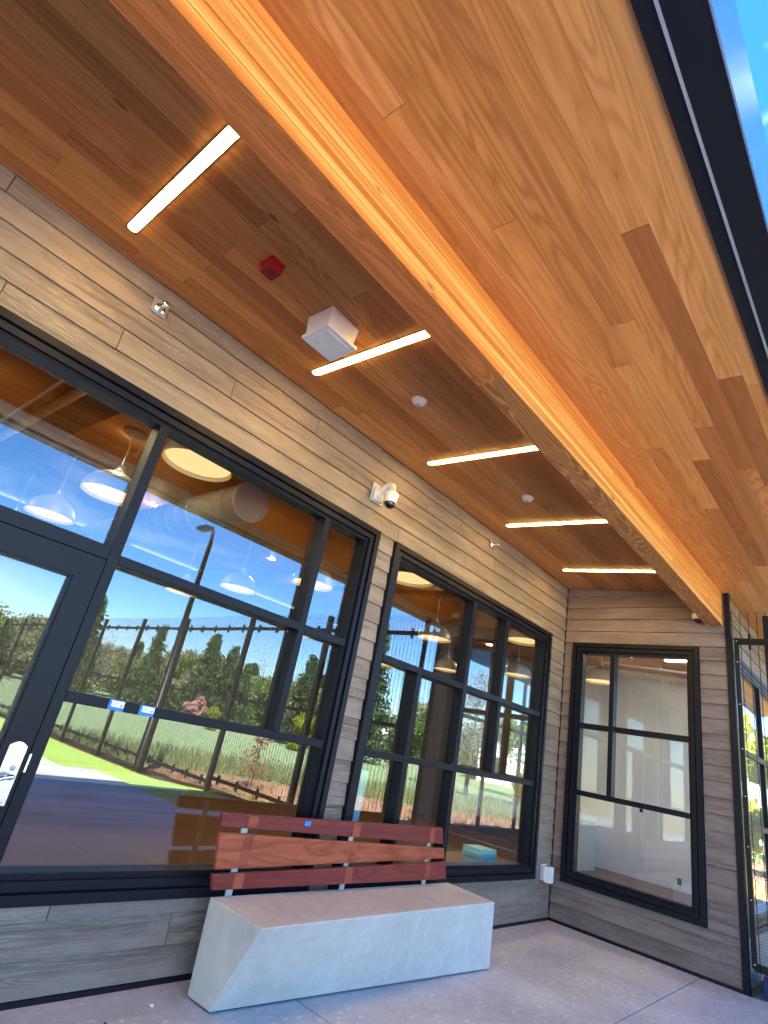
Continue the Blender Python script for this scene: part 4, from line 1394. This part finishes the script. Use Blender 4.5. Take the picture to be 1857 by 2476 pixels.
def crown_mesh(name, seed, h, r, n, mat, clumps=16, zlow=0.25, size=0.13, airy=0.0):
    rs = np.random.default_rng(seed)
    P_ = []
    for i in range(clumps):
        th = rs.uniform(0, 2 * np.pi)
        rr = r * rs.uniform(0.1, 0.78)
        zc_ = h * rs.uniform(zlow, 0.9)
        k_ = 1 - abs((zc_ / h - 0.55)) * 0.9
        cr_ = r * rs.uniform(0.22, 0.42)
        m = int(n / clumps)
        d = rs.normal(size=(m, 3))
        d /= np.linalg.norm(d, axis=1)[:, None]
        q = d * (cr_ * rs.uniform(0.45 - airy * .3, 1.0 + airy * .4, m))[:, None]
        q[:, 2] *= 0.8
        P_.append(q + np.array([np.cos(th) * rr * k_, np.sin(th) * rr * k_, zc_]))
    P_ = np.concatenate(P_)
    V, F = leaf_cloud(P_, size, rs, 0.8)
    return np_mesh(name, V, F, mat)

def trunk_bm(h, r, limbs, seed, spread=0.5, start=0.3):
    rs = random.Random(seed)
    bm = bmesh.new()
    pts = [(rs.uniform(-.05, .05) * h * t * .4, rs.uniform(-.05, .05) * h * t * .4, h * t) for t in (0, .25, .5, .75, 1.0)]
    add_tube(bm, pts, [r * (1 - .85 * t) for t in (0, .25, .5, .75, 1.0)], 7)
    for i in range(limbs):
        t = rs.uniform(start, .92)
        th = rs.uniform(0, 2 * math.pi)
        L = h * spread * rs.uniform(.4, .9) * (1.15 - t)
        p0 = Vector((0, 0, h * t))
        p1 = p0 + Vector((math.cos(th) * L * .5, math.sin(th) * L * .5, L * .28))
        p2 = p0 + Vector((math.cos(th) * L, math.sin(th) * L, L * .75))
        add_tube(bm, [p0, p1, p2], [r * (1 - .8 * t) * .6, r * (1 - .8 * t) * .35, r * .05], 5)
    return bm

crown_cache = {}
def tree(name, lab, x, y, crown, h, trunk_h, trunk_r, s=1.0, rot=0.0, group=None, limbs=6, spread=.5, start=.3, mat=M_trunk):
    t = thing(name, lab, 'tree' if 'shrub' not in name else 'shrub', (x, y, float(ground_z(x, y)) - 0.15), group, (0, 0, rot))
    t.scale = (s, s, s)
    tr = obj('trunk', trunk_bm(trunk_h, trunk_r, limbs, hash(lab) % 1000, spread, start), mat, t, True, world=False)
    c = bpy.data.objects.new('crown', crown)
    COL.objects.link(c)
    c.parent = t
    return t

CA = conifer_mesh('conifer_crown', 1, 10, 2.7, 7000, 0.45)
CB = conifer_mesh('conifer_crown', 2, 10, 2.2, 6000, 0.6)
CC = conifer_mesh('conifer_crown', 3, 12, 2.4, 7000, 0.6)
DA = crown_mesh('broadleaf_crown', 4, 7, 3.4, 6000, M_olive, 26, 0.12, 0.10, 0.5)
DB = crown_mesh('broadleaf_crown', 5, 6, 3.2, 6000, M_green, 24, 0.12, 0.10, 0.4)
DY = crown_mesh('yellow_crown', 6, 7, 3.0, 4200, M_yellow, 22, 0.1, 0.16)
DT_ = crown_mesh('twig_crown', 8, 9, 4.0, 2600, M_twig, 22, 0.3, 0.07, 0.8)
DP = crown_mesh('blossom_crown', 9, 3, 1.5, 900, M_pink, 9, 0.3, 0.11)
DR_ = crown_mesh('rusty_crown', 10, 2, 0.8, 420, M_redleaf, 22, 0.2, 0.035, 1.2)

def at(az, d):
    """Point d metres from the glass-mirrored eye, along a compass angle below +X."""
    a = math.radians(az)
    return (-7.149 + d * math.cos(a), 3.43 + d * math.sin(a))
def T(name, lab, az, d, crown, base_h, h, **k):
    x, y = at(az, d)
    s = h / base_h
    return tree(name, lab, x, y, crown, base_h, base_h * .8, 0.16 * base_h / 8, s, rot=az * .37, **k)

T('conifer_tree', 'tall ragged dark conifer at the left end of the tree line', -69.6, 62, CB, 10, 9.4)
T('conifer_tree', 'forked open conifer standing behind the light pole', -63.6, 60, CB, 10, 7.8)
T('conifer_tree', 'broad dark conifer in the middle of the tree line', -58.6, 58, CA, 10, 8.0)
T('conifer_tree', 'narrow dark conifer right of the broad one', -56.6, 60, CA, 10, 7.4)
T('conifer_tree', 'short dark conifer at the right foot of the dark clump', -55.0, 62, CA, 10, 6.2)
T('conifer_tree', 'silver green cedar rising behind the yellow shrub', -49.0, 50, CA, 10, 7.2)
T('conifer_tree', 'very tall ragged fir beyond the field', -42.6, 46, CC, 12, 10.4)
T('broadleaf_tree', 'large yellowing shrub mound below the cedar', -48.4, 44, DY, 7, 3.2)
T('broadleaf_tree', 'round pink blossom tree in front of the dark conifers', -58.6, 54, DP, 3, 2.2)
T('broadleaf_tree', 'small bright yellow shrub below the pink tree', -57.0, 48, DY, 7, 1.9)
T('bare_tree', 'spreading bare tree with fine twigs right of the houses', -32.5, 34, DT_, 9, 6.8, limbs=16, spread=.75)
T('bare_tree', 'second bare tree behind the wing windows', -26.5, 40, DT_, 9, 6.2, limbs=16, spread=.75)
T('broadleaf_tree', 'rusty young tree near the fence', -52.0, 17.5, DR_, 2, 1.6)
T('broadleaf_tree', 'light green hedge tree beside the white house', -42.3, 70, DB, 6, 2.6)
# the bright young maples past the wing
for i, (x, y, h) in enumerate(((19.5, -3.4, 5.6), (22.5, -6.6, 6.6), (21.0, -10.2, 5.8), (26, -3.2, 7.0), (27, -8.6, 7.4))):
    tree('maple_tree', ['bright yellow green maple nearest the wing wall', 'bright yellow green maple second out from the wing wall', 'bright yellow green maple farthest from the wing wall',
                        'tall yellow maple behind the nearest one', 'tall yellow maple behind the outer ones'][i], x, y, DY, 7, 5.2, 0.13, h / 7, rot=i * 1.3)
# wood along the far edge, read as one mass: one object of many crowns
rs = np.random.default_rng(21)
Vs, Fs, Ms, n0 = [], [], [], 0
srcs = [(DA, 7, 0), (DB, 6, 1), (CA, 10, 2), (DT_, 9, 3), (CB, 10, 2)]
mats = [M_olive, M_green, M_conifer, M_twig]
cache = {}
for m_, bh, mi in srcs:
    v = np.empty(len(m_.vertices) * 3); m_.vertices.foreach_get('co', v)
    cache[m_.name] = v.reshape(-1, 3)
for i in range(150):
    az_ = rs.uniform(-82, -18)
    d_ = rs.uniform(64, 92)
    k_ = rs.choice(5, p=[.36, .20, .16, .18, .10])
    m_, bh, mi = srcs[k_]
    hh = rs.uniform(3.8, 7.2) * (d_ / 70)
    if -47 < az_ < -38: hh *= 0.6
    v = cache[m_.name] * (hh / bh) * np.array([1.15, 1.15, 1.0])
    if rs.random() < .5: v = v[: (len(v) // 8) * 4]
    x, y = at(az_, d_)
    v = v + np.array([x, y, float(ground_z(x, y)) - 0.2])
    Vs.append(v)
    nf = len(v) // 4
    Fs.append(np.arange(nf * 4).reshape(nf, 4) + n0)
    Ms.append(np.full(nf, mi))
    n0 += len(v)
Vs = np.concatenate(Vs); Fs = np.concatenate(Fs); Ms = np.concatenate(Ms)
me = bpy.data.meshes.new('treeline')
me.vertices.add(len(Vs)); me.vertices.foreach_set('co', Vs.ravel())
me.loops.add(len(Fs) * 4); me.loops.foreach_set('vertex_index', Fs.ravel().astype(np.int32))
me.polygons.add(len(Fs)); me.polygons.foreach_set('loop_start', np.arange(0, len(Fs) * 4, 4, dtype=np.int32))
me.polygons.foreach_set('loop_total', np.full(len(Fs), 4, dtype=np.int32))
for m_ in mats: me.materials.append(m_)
me.polygons.foreach_set('material_index', Ms.astype(np.int32))
me.update(calc_edges=True); me.validate()
o = bpy.data.objects.new('treeline', me)
COL.objects.link(o)
tag(o, 'mixed wood of olive, green and bare trees along the far edge of the field', 'wood', kind='stuff')

# grass beyond the fence
def tufts(name, lab, n, vr, hr, w, mat, seed):
    rs = np.random.default_rng(seed)
    m = n * 5
    x = rs.uniform(0.95, 26, m); y = rs.uniform(-34, -2.6, m)
    v = 0.35 * x - y
    keep = (v > vr[0]) & (v < vr[1]) & ~((y > -4) & (x < 9))
    x, y = x[keep][:n], y[keep][:n]
    n = len(x)
    z = ground_z(x, y) - 0.14
    h = rs.uniform(*hr, n)
    th = rs.uniform(0, 2 * np.pi, n)
    lean = rs.normal(size=(n, 2)) * 0.3 * h[:, None]
    dx, dy = np.cos(th) * w, np.sin(th) * w
    V = np.stack([np.stack([x - dx, y - dy, z], 1), np.stack([x + dx, y + dy, z], 1),
                  np.stack([x + lean[:, 0], y + lean[:, 1], z + h], 1)], 1).reshape(-1, 3)
    me = np_mesh(name, V, np.arange(3 * n).reshape(n, 3), mat)
    o = bpy.data.objects.new(name, me)
    COL.objects.link(o)
    tag(o, lab, 'grass', kind='stuff')
tufts('tall_grass', 'tall green grass in a band across the meadow', 9000, (14.5, 20), (0.15, 0.55), 0.03, M_grassblade, 31)
tufts('dry_grass', 'dry straw grass beyond the mesh fence', 9000, (2, 10.5), (0.05, 0.2), 0.018, M_straw, 32)
tufts('dry_weeds', 'rusty dry weeds between the straw and the tall grass', 2500, (9, 15), (0.06, 0.26), 0.02, M_redleaf, 33)

# houses far across the field
def house(lab, az_, d_, w, dpt, h, rh, rot):
    x, y = at(az_, d_)
    t = thing('house', lab, 'house', (x, y, float(ground_z(x, y)) - 0.2), None, (0, 0, rot))
    bm = box(-w / 2, w / 2, -dpt / 2, dpt / 2, 0, h)
    v = [bm.verts.new(p) for p in ((-w / 2, -dpt / 2, h), (w / 2, -dpt / 2, h), (0, -dpt / 2, h + rh), (-w / 2, dpt / 2, h), (w / 2, dpt / 2, h), (0, dpt / 2, h + rh))]
    bm.faces.new((v[0], v[1], v[2])); bm.faces.new((v[4], v[3], v[5]))
    obj('wall', bm, M_housewall, t, world=False)
    bm = bmesh.new()
    for s in (-1, 1):
        q = [(s * (w / 2 + .3), -dpt / 2 - .3, h - .25), (s * (w / 2 + .3), dpt / 2 + .3, h - .25), (0, dpt / 2 + .3, h + rh + .03), (0, -dpt / 2 - .3, h + rh + .03)]
        add_hexa(bm, q + [(a, b, c + .15) for a, b, c in q])
    bmesh.ops.recalc_face_normals(bm, faces=bm.faces)
    obj('roof', bm, M_houseroof, t, world=False)
    for i in range(2):
        wx = -w / 4 + i * w / 2
        f = obj('window', box(wx - .5, wx + .5, -dpt / 2 - .05, -dpt / 2 + .02, h * .35, h * .75), M_blackmetal, t, world=False)
house('white gabled house across the field beside a hedge', -40.6, 84, 4.4, 7, 2.0, 1.4, math.radians(-130))
house('grey roofed white house seen through the wing windows', -28.0, 60, 7, 8, 3.0, 1.6, math.radians(-115))
